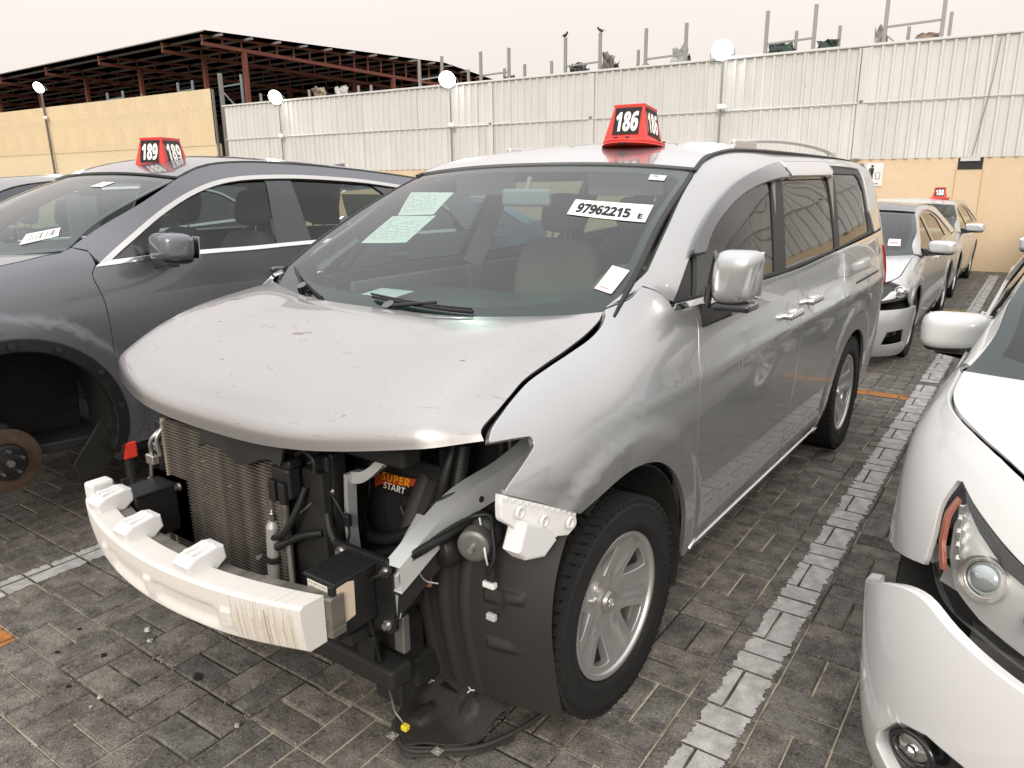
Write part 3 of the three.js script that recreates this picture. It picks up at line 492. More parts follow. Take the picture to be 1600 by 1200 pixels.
mesh('hood', gridSurf(hoodP, 64, 72, 0.012, true), matHood, van, 'dusty silver bonnet with smears and scratches');

// windscreen surface in metres: a across, b up
function wsP(s, v) {
  const ez = lerp(-.12, -.975, v), ey = lerp(1.262, 1.70, v), ex = vanS0(ey, ez), cy = lerp(1.2, 1.735, v), cz = lerp(.07, -.95, v), k = Math.pow(Math.abs(s), 2.3), b = 0.03 * Math.sin(PI * clamp(v, 0, 1));
  return new V3(s * ex, cy + (ey - cy) * k + b * 0.88, cz + (ez - cz) * k + b * 0.46);
}
const wsMap = (a, b) => wsP(a / 0.8, b / 1.1), UP = [0, 0.8, 0.6];
const wsq = pts => pts.map(([s, v, r]) => [s * 0.8, v * 1.1, r]);
{
  const ws = mesh('windshield', panel(wsq([[-.985, .0, .05], [.985, .0, .05], [.985, 1, .05], [-.985, 1, .05]]), wsMap, { dir: UP, t: 0.005, r: 0.0015, off: 0.001 }), MAT.glass, van);
  const fb = []; for (let i = 0; i <= 24; i++) { const s = -0.94 + 1.88 * i / 24; fb.push([s, 0.085 + 0.05 * Math.pow(Math.abs(s), 3) + (s > 0 ? 0.03 * Math.exp(-(((s - 0.62) / 0.25) ** 2)) * 0 : 0)]); }
  mesh('black_border', panel(wsq([[-.99, -.01], [.99, -.01], [.99, 1.0], [-.99, 1.0]]), wsMap, { dir: UP, t: 0, off: -0.004, holes: [wsq([...fb, [.945, .9], [.9, .955], [-.9, .955], [-.945, .9]])] }), MAT.frit, ws);
  mesh('edge_seal', [panel(wsq([[.982, 0], [1.0, 0], [1.0, 1.0], [.982, 1.0]]), wsMap, { dir: UP, t: 0.01, r: 0.003, off: 0.004 }), panel(wsq([[-.982, 0], [-1.0, 0], [-1.0, 1.0], [-.982, 1.0]]), wsMap, { dir: UP, t: 0.01, r: 0.003, off: 0.004 })], MAT.black, van);
  const sticker = (pts, draw, w, h, label, o = 0.004) => {
    const q = wsq(pts), t = canvasTex(w, h, draw), g = panel(q, wsMap, { dir: UP, t: 0, off: o, raw: true, h: 0.02 });
    const A = q[3], ux = [q[2][0] - A[0], q[2][1] - A[1]], uy = [q[0][0] - A[0], q[0][1] - A[1]], D = ux[0] * uy[1] - ux[1] * uy[0], u = g.attributes.uv;
    for (let i = 0; i < u.count; i++) { const x = u.getX(i) - A[0], y = u.getY(i) - A[1]; u.setXY(i, clamp((x * uy[1] - y * uy[0]) / D, 0, 1), clamp((ux[0] * y - ux[1] * x) / D, 0, 1)); }
    return mesh('sticker', g, std([0.86, 0.85, 0.83], { map: t, roughness: 0.75 }), ws, label);
  };
  sticker([[.498, .703], [.916, .666], [.928, .536], [.523, .596]], (g, w, h) => { g.fillStyle = '#fff'; g.fillRect(0, 0, w, h); g.fillStyle = '#181818'; g.font = 'bold 92px sans-serif'; g.textAlign = 'left'; g.textBaseline = 'middle'; g.lineWidth = 7; g.strokeStyle = '#181818'; g.save(); g.translate(46, h / 2 + 2); g.scale(0.9, 1.22); g.fillText('97962215', 0, 0); g.strokeText('97962215', 0, 0); g.restore(); g.save(); g.font = 'bold 60px sans-serif'; g.translate(456, h / 2 + 18); g.scale(1.0, 1.1); g.lineWidth = 5; g.fillText('E', 0, 0); g.strokeText('E', 0, 0); g.restore(); for (let i = 0; i < 9; i++) g.fillRect(14, 22 + i * 11, 18, (i % 3) + 2); g.font = '10px sans-serif'; g.fillText('97962215', 180, h - 9); }, 512, 140, 'white label printed 97962215E');
  sticker([[.887, .274], [.964, .238], [.945, .117], [.869, .155]], (g, w, h) => { g.fillStyle = '#fbf7f2'; g.fillRect(0, 0, w, h); g.fillStyle = '#c98'; g.fillRect(26, 40, 60, 4); g.fillStyle = '#a54'; g.fillRect(22, h - 28, 70, 6); }, 128, 192, 'small white tag on the lower windscreen corner');
  sticker([[.78, .929], [.873, .926], [.877, .877], [.789, .881]], (g, w, h) => { g.fillStyle = '#dfe8e2'; g.fillRect(0, 0, w, h); g.fillStyle = '#7fa59c'; g.fillRect(30, 8, 40, 18); g.fillStyle = '#fff'; g.fillRect(70, 30, 40, 14); }, 128, 64, 'small pale sticker at the windscreen top');
  const form = (g, w, h) => { g.fillStyle = '#f5f3ea'; g.fillRect(0, 0, w, h); let s = 3; const R = () => (s = (s * 16807) % 2147483647) / 2147483647; g.fillStyle = '#6b6f72'; for (let y = 36; y < h - 30; y += 15) for (let x = 24; x < w - 30;) { const l = 8 + R() * 30; if (R() > 0.3) g.fillRect(x, y, l, 3); x += l + 8; } g.strokeStyle = '#8a8d90'; g.strokeRect(20, 24, w - 40, h - 50); };
  sticker([[-.804, .801], [-.402, .785], [-.336, .602], [-.61, .582]], form, 300, 256, 'upper printed sheet behind the windscreen', -0.012);
  sticker([[-.647, .575], [-.305, .593], [-.295, .405], [-.623, .37]], form, 300, 256, 'lower printed sheet behind the windscreen', -0.012);
  // wipers
  const wp = (s, v, o = 0.012) => { const p = wsP(s, v), n = new V3(0, 0.88, 0.46); return p.addScaledVector(n, o).toArray(); };
  const wiper = (pv, tip, bl0, bl1) => {
    const g = sub('wiper', van);
    mesh('arm', [rod(wp(...pv, 0.02), wp(...tip, 0.03), 0.008, 8, 0.005)], MAT.black, g); mesh('pivot', new THREE.CylinderGeometry(0.022, 0.028, 0.035, 16).rotateX(0.5).translate(...wp(...pv, 0.012)), MAT.gloss, g);
    const pts = []; for (let i = 0; i <= 8; i++) pts.push(wp(lerp(bl0[0], bl1[0], i / 8), lerp(bl0[1], bl1[1], i / 8), 0.012)); mesh('blade', [tube(pts, 0.006, 24, 6), tube(pts.map(p => [p[0], p[1] + 0.012, p[2] + 0.006]), 0.004, 24, 6)], MAT.black, g);
  };
  wiper([.03, .045], [.27, .07], [-.12, .085], [.45, .05]); wiper([-.62, .05], [-.8, .1], [-.84, .11], [-.4, .03]);
  // cowl under the glass edge
  mesh('cowl', gridSurf((u, v) => { const s = 2 * u - 1, a = wsP(s * 0.99, 0.02), b = hoodP(clamp(u, .02, .98), 0); return new V3(lerp(a.x, b.x, v), lerp(a.y - 0.004, b.y - 0.05, v), lerp(a.z, b.z + 0.03, v)); }, 30, 6, 0.01, true), MAT.plastic, van);
}
// roof with a shallow crown between the side rails
const ditch = z => { const zs = [-3.98, -3.7, -2.5, -1.6, -1.3, -1.12, -.97], ys = [1.742, 1.772, 1.792, 1.791, 1.772, 1.744, 1.697]; return hermite(zs, ys, z); };
const ditchX = z => hermite([-3.98, -3.7, -2.5, -1.6, -1.3, -1.12, -.97], [.672, .683, .677, .679, .69, .71, .735], z);
const roofC = z => hermite([-4.02, -3.7, -2.6, -1.9, -1.5, -1.2, -.95], [1.775, 1.815, 1.856, 1.853, 1.835, 1.797, 1.735], z);
const roofY = (x, z) => { const a = Math.abs(x) / ditchX(z), k = Math.pow(clamp(a, 0, 1), 2.4); return lerp(roofC(z), ditch(z), k); };
mesh('roof', gridSurf((u, v) => { const s = 2 * u - 1, zz = lerp(-.985 + 0.03 * (1 - s * s), -3.97, v), x = s * (ditchX(zz) - 0.012); return new V3(x, roofY(x, zz), zz); }, 36, 60, 0.012, true), MAT.silver, van);
for (const sd of [1, -1]) {
  const map = side(vanS, sd), dir = [sd, 0.15, 0], P = (o, m, n, q = {}) => mesh(n, panel(o, map, { dir, h: 0.032, ...q }), m, q.to || van, q.label);
  mesh('roof_moulding', gridSurf((u, v) => { const zz = lerp(-.96, -3.96, v), x = ditchX(zz) + lerp(-0.014, 0.004, u); return new V3(sd * x, ditch(zz) - 0.001 + 0.004 * Math.sin(PI * u), zz); }, 3, 60, 0.01, sd > 0), MAT.black, van);
  // wing
  const archF = crv([[-.535, .285], [-.5, .41], [-.458, .532], [-.396, .63], [-.311, .719], [-.2, .787], [-.102, .818], [.007, .831], [.103, .824], [.2, .806], [.283, .788]], 5);
  P([...crv([[.54, 1.048], [.512, 1.072], [.462, 1.096], [.4, 1.124], [.329, 1.152], [.236, 1.173], [.126, 1.192], [.022, 1.214], [-.052, 1.241], [-.093, 1.268], [-.105, 1.284]], 4), ...crv([[-.15, 1.291], [-.224, 1.303], [-.298, 1.332]], 4), ...crv([[-.306, 1.331], [-.372, 1.307], [-.404, 1.278]], 4), [-.41, 1.243], ...crv([[-.47, 1.236], [-.545, 1.2], [-.517, 1.067], [-.507, .885], [-.545, .626], [-.57, .457], [-.556, .29]], 5), ...archF, [.426, .866], [.538, .921, .02], [.512, .942], [.405, 1.008, .05], [.405, 1.034, .02], [.466, 1.041]], MAT.silver, 'front_fender');
  // doors and rear quarter, below the windows
  const bcut = crv([[-1.66, 1.25], [-1.7, 1.21], [-1.722, 1.139], [-1.747, 1.015], [-1.764, .822], [-1.735, .635], [-1.703, .408], [-1.69, .27]], 5);
  const beltY = z => hermite([-3.9, -2.4, -1.7, -.7, -.4], [1.298, 1.252, 1.232, 1.243, 1.245], z), belt = (z0, z1, n = 14, d = 0) => { const o = []; for (let i = 0; i <= n; i++) { const z = lerp(z0, z1, i / n); o.push([z, beltY(z) + d]); } return o; };
  const dFront = crv([[-.425, 1.236], [-.478, 1.23], [-.552, 1.197], [-.524, 1.067], [-.514, .885], [-.552, .626], [-.577, .457], [-.563, .27]], 5);
  const fd = P([...dFront, ...bcut.slice().reverse().map(p => [p[0] + 0.004, p[1]]), ...belt(-1.66, -.43)], MAT.silver, 'front_door');
  const sdr = P([...bcut.map(p => [p[0] - 0.004, p[1]]), [-2.44, .27], ...crv([[-2.53, .4], [-2.56, .5], [-2.64, .62]], 4), [-2.64, .66], ...crv([[-2.62, .9], [-2.63, 1.1], [-2.68, 1.25]], 4), ...belt(-2.66, -1.68)], MAT.silver, 'sliding_door');
  const archR = arc(-2.98, .335, .455, .43, -8, 176, 30);
  P([...belt(-2.67, -3.88), ...crv([[-3.93, 1.28], [-4.0, 1.05], [-4.02, .8], [-4.02, .55], [-3.95, .3]], 4), [-3.47, .26], ...archR.slice().reverse().map(p => [p[0], p[1]]).reverse().reverse(), [-2.53, .36]].length ? [...belt(-2.69, -3.88), ...crv([[-3.93, 1.28], [-4.0, 1.05], [-4.02, .8], [-4.02, .55], [-3.95, .3]], 4), [-3.44, .26], ...arc(-2.98, .335, .455, .43, 188, 30, 26), [-2.648, .66], ...crv([[-2.628, .9], [-2.638, 1.1], [-2.69, 1.25]], 4)] : [], MAT.silver, 'rear_quarter_panel');
  P([[-2.92, 1.052], [-3.6, 1.06], [-3.6, 1.072], [-2.92, 1.064]], MAT.black, 'slide_rail_slot', { off: 0.0015, t: 0.001, r: 0.001 });
  P([[-.6, .262], [-2.46, .235], [-2.46, .2], [-.58, .22]], MAT.plastic, 'sill', { off: -0.012, t: 0.08 });
  P([[-.6, .302], [-2.46, .27], [-2.5, .262], [-2.46, .25], [-.6, .278]], MAT.chrome, 'sill_moulding', { off: 0.006, t: 0.012 });
  // window band
  P([...belt(-.41, -3.86, 40, 0.0), ...belt(-3.86, -.43, 40, 0.018)], MAT.chrome, 'belt_moulding', { off: 0.004, t: 0.01, r: .002 });
  const dtop = [[-.43, 1.276], [-.54, 1.34], [-.69, 1.425], [-.796, 1.488], [-.954, 1.566], [-1.163, 1.636], [-1.397, 1.687], [-1.668, 1.72], [-1.93, 1.736], [-2.7, 1.742], [-3.3, 1.737], [-3.62, 1.728]];
  P([...crv([[-.105, 1.290], [-.15, 1.296], [-.224, 1.308], [-.303, 1.34], [-.418, 1.401], [-.618, 1.506], [-.784, 1.602], [-.955, 1.69]], 4), ...[-1.0, -1.06, -1.12, -1.2, -1.3, -1.45, -1.6, -2, -2.5, -3, -3.4, -3.7, -3.9].map(z => [z, ditch(z) - 0.001]), ...crv([[-3.93, 1.7], [-3.9, 1.5], [-3.86, 1.335]], 4), [-3.62, 1.32], ...crv([[-3.56, 1.45], [-3.6, 1.6], [-3.62, 1.722]], 4), ...crv(dtop.slice().reverse(), 4), ...crv([[-.408, 1.283], [-.376, 1.312], [-.31, 1.337]], 3)], MAT.silver, 'pillar_and_roof_rail', { h: 0.028 });
  P([...crv([[-.44, 1.272], [-.54, 1.336], [-.69, 1.421], [-.796, 1.484], [-.954, 1.562], [-1.163, 1.632], [-1.397, 1.683], [-1.668, 1.716], [-1.93, 1.731], [-2.7, 1.738], [-3.3, 1.733], [-3.6, 1.724]], 4), ...crv([[-3.6, 1.6], [-3.56, 1.45], [-3.6, 1.325]], 4), ...belt(-3.58, -.45, 30, 0.028)], MAT.black, 'window_frame', {
    off: -0.012, t: 0.02, holes: [[[-.45, 1.282], [-.585, 1.275], [-.715, 1.425, .02]], [[-.607, 1.272], [-.745, 1.432], ...crv([[-.757, 1.437], [-.887, 1.512], [-1.101, 1.583], [-1.384, 1.638], [-1.68, 1.668]], 4), [-1.475, 1.27]], [[-1.63, 1.266, .02], [-1.86, 1.68, .03], [-2.73, 1.69, .04], [-2.565, 1.285, .03]], [[-2.66, 1.29, .03], [-2.89, 1.7, .03], [-3.5, 1.695, .05], [-3.55, 1.58], [-3.5, 1.33, .04]]] });
  const win = (o, n) => P(o, MAT.tint, n, { off: -0.018, t: 0.004, r: 0.001 });
  win([[-.44, 1.27], [-.59, 1.265], [-.725, 1.44]], 'quarter_window'); win([[-.6, 1.262], [-.745, 1.442], ...crv([[-.757, 1.447], [-.887, 1.522], [-1.101, 1.593], [-1.384, 1.648], [-1.69, 1.678]], 4), [-1.468, 1.26]], 'front_door_window');
  win([[-1.62, 1.256], [-1.85, 1.69], [-2.74, 1.7], [-2.555, 1.275]], 'sliding_door_window'); win([[-2.65, 1.28], [-2.88, 1.71], [-3.51, 1.705], [-3.56, 1.58], [-3.5, 1.32]], 'rear_side_window');
  // wind deflectors over the front and sliding windows
  const visIn = [[-.74, 1.408], [-.85, 1.478], [-1.0, 1.54], [-1.2, 1.597], [-1.43, 1.64], [-1.7, 1.665], [-1.875, 1.672]], visOut = [[-.66, 1.406], [-.796, 1.488], [-.954, 1.563], [-1.163, 1.632], [-1.397, 1.682], [-1.668, 1.715], [-1.88, 1.729]];
  P([...crv(visOut, 4), ...crv(visIn.slice().reverse(), 4)], phy([0.05, 0.048, 0.055], { roughness: 0.2, clearcoat: 1, clearcoatRoughness: .05 }), 'wind_deflector', { off: 0.02, t: 0.03, r: 0.008, label: 'smoky wind deflector over the front window' });
  P([[-1.9, 1.73], [-2.74, 1.738], [-2.78, 1.7, .02], [-2.72, 1.678], [-1.93, 1.675]], MAT.chrome, 'wind_deflector', { off: 0.024, t: 0.036, r: 0.009, label: 'shiny wind deflector over the sliding door window' });
  // handles: a cup in the door skin with a chrome bar over it
  for (const [z, y, door] of [[-1.585, 1.068, fd], [-1.94, 1.088, sdr]]) {
    const xx = vanS(y, z); mesh('door_handle', [new THREE.CapsuleGeometry(0.0135, 0.17, 6, 12).rotateX(PI / 2).scale(0.8, 1.25, 1).translate(sd * (xx + 0.03), y, z), new THREE.CapsuleGeometry(0.014, 0.02, 4, 10).rotateZ(PI / 2).translate(sd * (xx + 0.012), y, z - 0.075), new THREE.CapsuleGeometry(0.014, 0.02, 4, 10).rotateZ(PI / 2).translate(sd * (xx + 0.012), y, z + 0.085)], MAT.chrome, door);
    mesh('handle_cup', panel(arc(z, y, .062, .05, 0, 360, 28).slice(0, -1), (a, b) => { const d = clamp(((a - z) / .062) ** 2 + ((b - y) / .05) ** 2, 0, 1); return new V3(sd * (vanS(b, a) + 0.001 - 0.012 * (1 - d)), b, a); }, { h: 0.014, dir, t: 0 }), MAT.silver, door);
  }
  // mirror
  if (sd > 0) {                 // the far side has lost its mirror
  const mr = sub('side_mirror', van), MX = sd;
  const shell = blob(.074, .092, .07, .5); { const p = shell.attributes.position; for (let i = 0; i < p.count; i++) { const x = p.getX(i), y = p.getY(i); p.setX(i, x * (1 + .9 * y) + .1 * y); p.setZ(i, p.getZ(i) - .25 * Math.max(0, x)); } shell.computeVertexNormals(); } shell.scale(MX, 1, 1); if (MX < 0) { const ix = shell.index.array; for (let i = 0; i < ix.length; i += 3) { const t = ix[i]; ix[i] = ix[i + 1]; ix[i + 1] = t; } shell.computeVertexNormals(); } shell.translate(MX * 1.062, 1.35, -.575);
  mesh('mirror_cap', shell, MAT.silver, mr); mesh('mirror_base', [box(0.135, 0.03, 0.11, MX * 1.062, 1.25, -0.585, 0.014, 3), extr([[0, 0], [0.1, .055], [0.1, .085], [0, .075]], 0.07, 0.008).scale(MX, 1, 1).translate(MX * 0.945, 1.165, -0.66)], MAT.gloss, mr); mesh('mirror_glass', box(0.13, 0.16, 0.006, MX * 1.07, 1.352, -0.632, 0.003), MAT.chrome, mr); mesh('mirror_stalk', extr([[0, 0], [0.02, 0.16], [0.012, 0.18], [-0.01, 0.02]], 0.02, 0.006).scale(MX, 1, 1).translate(MX * 0.985, 1.25, -0.55), MAT.gloss, mr);
  }
  // roof rail
  const rl = sub('roof_rail', van), ry = z => roofY(0.64, z);
  mesh('rail_bar', [gridSurf((u, v) => { const zz = lerp(-1.57, -3.5, v), t = (zz + 1.57) / -1.93, hgt = 0.062 * Math.pow(Math.sin(PI * clamp(t * 1.0, 0.0, 1)), 0.35) + 0.002, a = u * 2 * PI; return new V3(sd * (0.64 + 0.017 * Math.cos(a)), ry(zz) + hgt + 0.011 * Math.sin(a) - 0.006, zz); }, 12, 50, 0, sd > 0), box(0.034, 0.05, 0.3, sd * 0.64, ry(-1.75) + 0.024, -1.76, 0.015, 3), box(0.034, 0.05, 0.12, sd * 0.64, ry(-3.4) + 0.02, -3.41, 0.015, 3)], MAT.alloy, rl);
  // wheel wells
  for (const [cz, r] of [[-0.01, .455], [-2.98, .45]]) mesh('wheel_well', gridSurf((u, v) => { const a = lerp(-0.1, cz > -1 ? .66 : 1.02, v) * PI; return new V3(sd * lerp(.58, .955, u), .35 + r * Math.sin(a), cz - r * Math.cos(a)); }, 6, 30, 0.006, sd < 0), MAT.blackGrime, van).userData.label = 'black wheel arch lining';
  mesh('tail_lamp', panel([[-3.9, 1.22, .02], [-4.0, 1.2, .02], [-4.05, .93, .02], [-3.98, .92, .02]], side((y, z) => vanS0(y, z) + 0.012, sd), { dir }), MAT.red, van);
}
// rear end and underbody
mesh('tailgate', [gridSurf((u, v) => { const s = 2 * u - 1, y = lerp(.3, 1.76, v), zz = lerp(-4.03, -3.93, sst(1.0, 1.76, y)), x = s * vanS0(Math.min(y, 1.74), zz + 0.02); return new V3(x, y, zz - 0.1 * (1 - Math.pow(Math.abs(s), 3)) * (1 - 0.4 * v)); }, 20, 20, 0.02, true)], MAT.silver, van);
mesh('floor_pan', [box(1.72, 0.04, 3.7, 0, .3, -2.1, 0.01), box(1.1, 0.04, .55, 0, .32, -0.02, 0.01), box(1.3, .7, .03, 0, .75, -.32, .01)], MAT.black, van);
// ---------- wheels ----------
function makeWheel(parent, R, rimR, w, kind, sd) {        // axis along x, outer face to +x
  const g = sub('wheel', parent), hw = w / 2, rb = rimR + 0.008, q = [[rb, -hw * .8], [rb + .02, -hw * .95], [rb + .05, -hw], [lerp(rb, R, .75), -hw * .99], [R - .012, -hw * .9], [R - .003, -hw * .78]];
  for (const c of [-.5, -.17, .17, .5]) q.push([R - .001, (c - .1) * w * .8], [R - .009, (c - .045) * w * .8], [R - .009, (c + .045) * w * .8], [R - .001, (c + .1) * w * .8]);
  q.push([R - .003, hw * .78], [R - .012, hw * .9], [lerp(rb, R, .8), hw * .985], [lerp(rb, R, .74), hw * 1.0], [lerp(rb, R, .72), hw * .985], [lerp(rb, R, .4), hw * .99], [rb + .035, hw * .985], [rb + .03, hw * 1.0], [rb + .012, hw * .97], [rb, hw * .82]);
  const ty = mesh('tyre', lathe(q, 72).rotateZ(-PI / 2), MAT.rubber, g);
  const blocks = [], nB = 64, mk = (a, x, ww, dd, hh, sk) => { const b = new THREE.BoxGeometry(ww, hh, dd); b.rotateY(sk); b.translate(x, R - .002, 0); b.rotateX(a); return b; };
  for (let i = 0; i < nB; i++) { const a = i / nB * 2 * PI; for (const s of [-1, 1]) { blocks.push(mk(a + (s > 0 ? 0 : .04), s * w * .385, w * .2, R * .072, .012, s * .22)); blocks.push(mk(a + .02, s * w * .14, w * .17, R * .066, .009, s * -.3)); const b = new THREE.BoxGeometry(.012, .02, R * .06); b.translate(s * (hw * .905), R - .018, 0); b.rotateX(a + (s > 0 ? 0 : .04)); blocks.push(b); } }
  mesh('tread', blocks, MAT.rubber, ty);
  mesh('rim', lathe([[rimR * .955, hw * .62], [rimR * .985, hw * .72], [rimR + .004, hw * .8], [rimR + .008, hw * .86], [rimR + .004, hw * .9], [rimR - .01, hw * .885], [rimR * .95, hw * .74]], 64).rotateZ(-PI / 2), MAT.alloy, g);
  mesh('barrel', lathe([[rimR * .62, -hw * .8], [rimR * .93, -hw * .78], [rimR * .9, hw * .3], [rimR * .955, hw * .63]], 48).rotateZ(-PI / 2), MAT.alu, g);
  const rim = g.children[1], n = kind === 'ten' ? 10 : 5, holes = [];
  for (let k = 0; k < n; k++) {
    const c = (k + .5) / n * 2 * PI, sp = (2 * PI / n) * (kind === 'five' ? .19 : .3), h = [], r0 = rimR * (kind === 'five' ? .44 : .36), r1 = rimR * .87;
    for (const [rr_, f] of [[r0, -.12], [r0 * 1.25, -.7], [lerp(r0, r1, .6), -1], [r1 * .97, -1.12], [r1, -.9], [r1 * 1.01, 0], [r1, .9], [r1 * .97, 1.12], [lerp(r0, r1, .6), 1], [r0 * 1.25, .7], [r0, .12]]) { const a = c + f * sp; h.push([rr_ * Math.cos(a), rr_ * Math.sin(a), .012]); }
    holes.push(h);
  }
  const dish = (a, b) => { const r = Math.hypot(a, b) / rimR, th = Math.atan2(b, a), k = Math.cos(n * th), rib = kind === 'five' ? (sst(.2, .5, r) * (1 - sst(.85, .95, r))) * (-.008 * Math.pow(clamp((k - .3) / .7, 0, 1), 2) + .004 * Math.exp(-(((k - .3) / .4) ** 2))) : .008 * k * sst(.2, .5, r); return new V3(hw * (.5 + .3 * sst(.25, 1, r)) + rib - .012 * sst(.3, .12, r) * 0 + .01 * (1 - sst(.0, .22, r)), b, a); };
  mesh('spokes', panel(arc(0, 0, rimR * .95, rimR * .95, 0, 360, 72).slice(0, -1), dish, { h: .014, t: .03, r: .005, dir: [1, 0, 0], holes }), MAT.alloy, rim);
  mesh('centre_cap', [new THREE.CylinderGeometry(.034, .036, .012, 28).rotateZ(-PI / 2).translate(hw * .5 + .012, 0, 0), new THREE.TorusGeometry(.017, .0022, 6, 28).rotateY(PI / 2).scale(1, 1, .78).translate(hw * .5 + .0185, 0, 0), box(.003, .006, .034, hw * .5 + .019, 0, 0, .001)], MAT.alu, rim);
  if (kind !== 'five') { }
  for (let k = 0; k < 5; k++) { const a = (k + .5) / 5 * 2 * PI; mesh('lug_nut', new THREE.CylinderGeometry(.009, .009, .014, 6).rotateZ(-PI / 2).translate(hw * .5 - .012, .052 * Math.sin(a), .052 * Math.cos(a)), MAT.steel, rim); }
  mesh('brake_disc', [new THREE.CylinderGeometry(rimR * .68, rimR * .68, .022, 40).rotateZ(PI / 2).translate(0, 0, 0), box(.07, .09, .13, .0, .02, rimR * .58, .02)], MAT.steel, g);
  return g;
}
for (const [x, z, st] of [[1, 0, -.045], [-1, 0, -.045], [1, -3, 0], [-1, -3, 0]]) { const w = makeWheel(van, .355, .236, .232, 'five', x); w.position.set(x * .852, .355, z); w.rotation.set(z ? 2.1 : 0.55, (x < 0 ? PI : 0) + st, 0, 'YXZ'); }
// ---------- the van's exposed front end ----------
function sweepX(x0, x1, n, ring, crease = 0.7, caps = true) {    // ring(x) -> [[y, z] ...] swept along x
  const R = []; for (let i = 0; i <= n; i++) { const x = lerp(x0, x1, i / n); R.push(ring(x).map(p => [p.length > 2 ? p[2] : x, p[0], p[1]])); }
  const m = R[0].length, pos = [], uv = [], put = (p, u) => { pos.push(...p); uv.push(p[0], p[1]); };
  for (let i = 0; i < n; i++) for (let k = 0; k < m; k++) { const a = R[i][k], b = R[i][(k + 1) % m], c = R[i + 1][k], d = R[i + 1][(k + 1) % m]; for (const q of [a, c, b, b, c, d]) put(q); }
  if (caps) for (const [r, f] of [[R[0], 1], [R[n], 0]]) { const t = THREE.ShapeUtils.triangulateShape(r.map(p => new THREE.Vector2(p[2], p[1])), []); for (const q of t) for (const k of f ? q : q.slice().reverse()) put(r[k]); }
  const g = new THREE.BufferGeometry(); g.setAttribute('position', new THREE.Float32BufferAttribute(pos, 3)); g.setAttribute('uv', new THREE.Float32BufferAttribute(uv, 2)); g.computeVertexNormals();
  return toCreasedNormals(g, crease);
}
{
  const bow = x => 0.992 - 0.3 * x * x, sq = (x, a, b, e = 0.012) => sst(a - e, a + e, x) * (1 - sst(b - e, b + e, x));
  const foamTex = canvasTex(1024, 256, (g, w, h) => {       // u: x -0.68..0.64, v: y 0.48..0.70
    g.fillStyle = '#f4efe8'; g.fillRect(0, 0, w, h); let s = 11; const R = () => (s = (s * 16807) % 2147483647) / 2147483647;
    const streak = (x0, x1, n, c) => { for (let i = 0; i < n; i++) { const x = lerp(x0, x1, R()) * w, l = (0.2 + R() * 0.8) * h; g.fillStyle = c(R()); g.fillRect(x, h * (0.2 + R() * 0.3), 0.6 + R() * 2.6, l); } };
    streak(.76, .91, 120, r => `rgba(${125 + r * 40},${90 + r * 40},60,${0.05 + r * 0.12})`); streak(.0, .1, 40, r => `rgba(120,105,80,${0.08 + r * 0.2})`); streak(0, 1, 60, r => `rgba(150,140,120,${0.03 + r * 0.06})`);
    g.fillStyle = 'rgba(70,48,30,.4)'; g.fillRect(.842 * w, h * .32, 3, h * .7); g.fillStyle = 'rgba(70,48,30,.3)'; g.fillRect(.85 * w, h * .38, 2, h * .6);
    for (let i = 0; i < 240; i++) { g.fillStyle = `rgba(120,100,80,${R() * .28})`; g.fillRect((R() < .6 ? .72 + R() * .24 : R()) * w, R() * h, 1 + R() * 4, 1 + R() * 3); }
    g.fillStyle = 'rgba(250,248,240,.9)'; g.fillRect(.73 * w, h * .55, 3, 40); g.fillRect(.75 * w, h * .55, 14, 4);
  });
  const foamMat = std([0.77, 0.765, 0.745], { roughness: 0.85, map: foamTex });
  const foamG = sweepX(-.65, .54, 150, x => {
    const zf = bow(x) - (x < -.56 ? 1.6 * (x + .56) ** 2 : 0), o = [], y0 = .51 + .012 * sst(.25, .6, Math.abs(x)), y1 = .655;
    const depth = y => 0.016 * Math.max(sq(x, -.3, -.06, .02), sq(x, .0, .26, .02)) * sq(y, .535, .59, .012) - .008 * Math.max(sq(x, -.345, -.31, .004), sq(x, -.045, -.012, .004), sq(x, .29, .325, .004)) * sq(y, .55, .6, .004);
    for (let k = 0; k <= 22; k++) { const y = lerp(y0 + .008, y1 - .008, k / 22); o.push([y, zf - .012 * Math.pow(1 - (k / 22), 2) - depth(y)]); }
    o.push([y1, zf - .01], [y1, zf - .075], [y0, zf - .075], [y0, zf - .02]); return o;
  }, 0.55);
  { const u = foamG.attributes.uv; for (let i = 0; i < u.count; i++) u.setXY(i, (u.getX(i) + .68) / 1.32, (u.getY(i) - .48) / .22); }
  const foam = mesh('bumper_foam', foamG, foamMat, van, 'white bumper foam block with brown scuffs at one end');
  for (const x of [-.475, -.2, .135]) {
    const z0 = bow(x), f = extr([[-.02, 0], [-.014, .028], [-.035, .042], [-.1, .052], [-.118, .048], [-.122, .016], [-.1, .0], [-.075, -.02], [-.03, -.02]], .062, .006).rotateY(-PI / 2).scale(1, 1, 1); f.translate(x + .031, .65, 0); f.rotateY(0); const p = f.attributes.position; for (let i = 0; i < p.count; i++) p.setZ(i, p.getZ(i) + z0); f.computeVertexNormals();
    mesh('foam_finger', [f, box(.018, .01, .075, x - .014, .704, z0 - .072, .004), box(.018, .01, .075, x + .014, .704, z0 - .072, .004)], MAT.foam, foam);
  }
  mesh('foam_finger', [box(.06, .06, .08, -.6, .675, .83, .012)], MAT.foam, foam);
  mesh('bumper_beam', [sweepX(-.635, .556, 50, x => { const z = bow(x) - .078; return [[.53, z], [.638, z], [.642, z - .006], [.642, z - .045], [.53, z - .045]]; }, .6)], std([0.5, 0.48, 0.45], { roughness: 0.55, metalness: 0.55, map: rep(grimeMap, 4, 4) }), van);
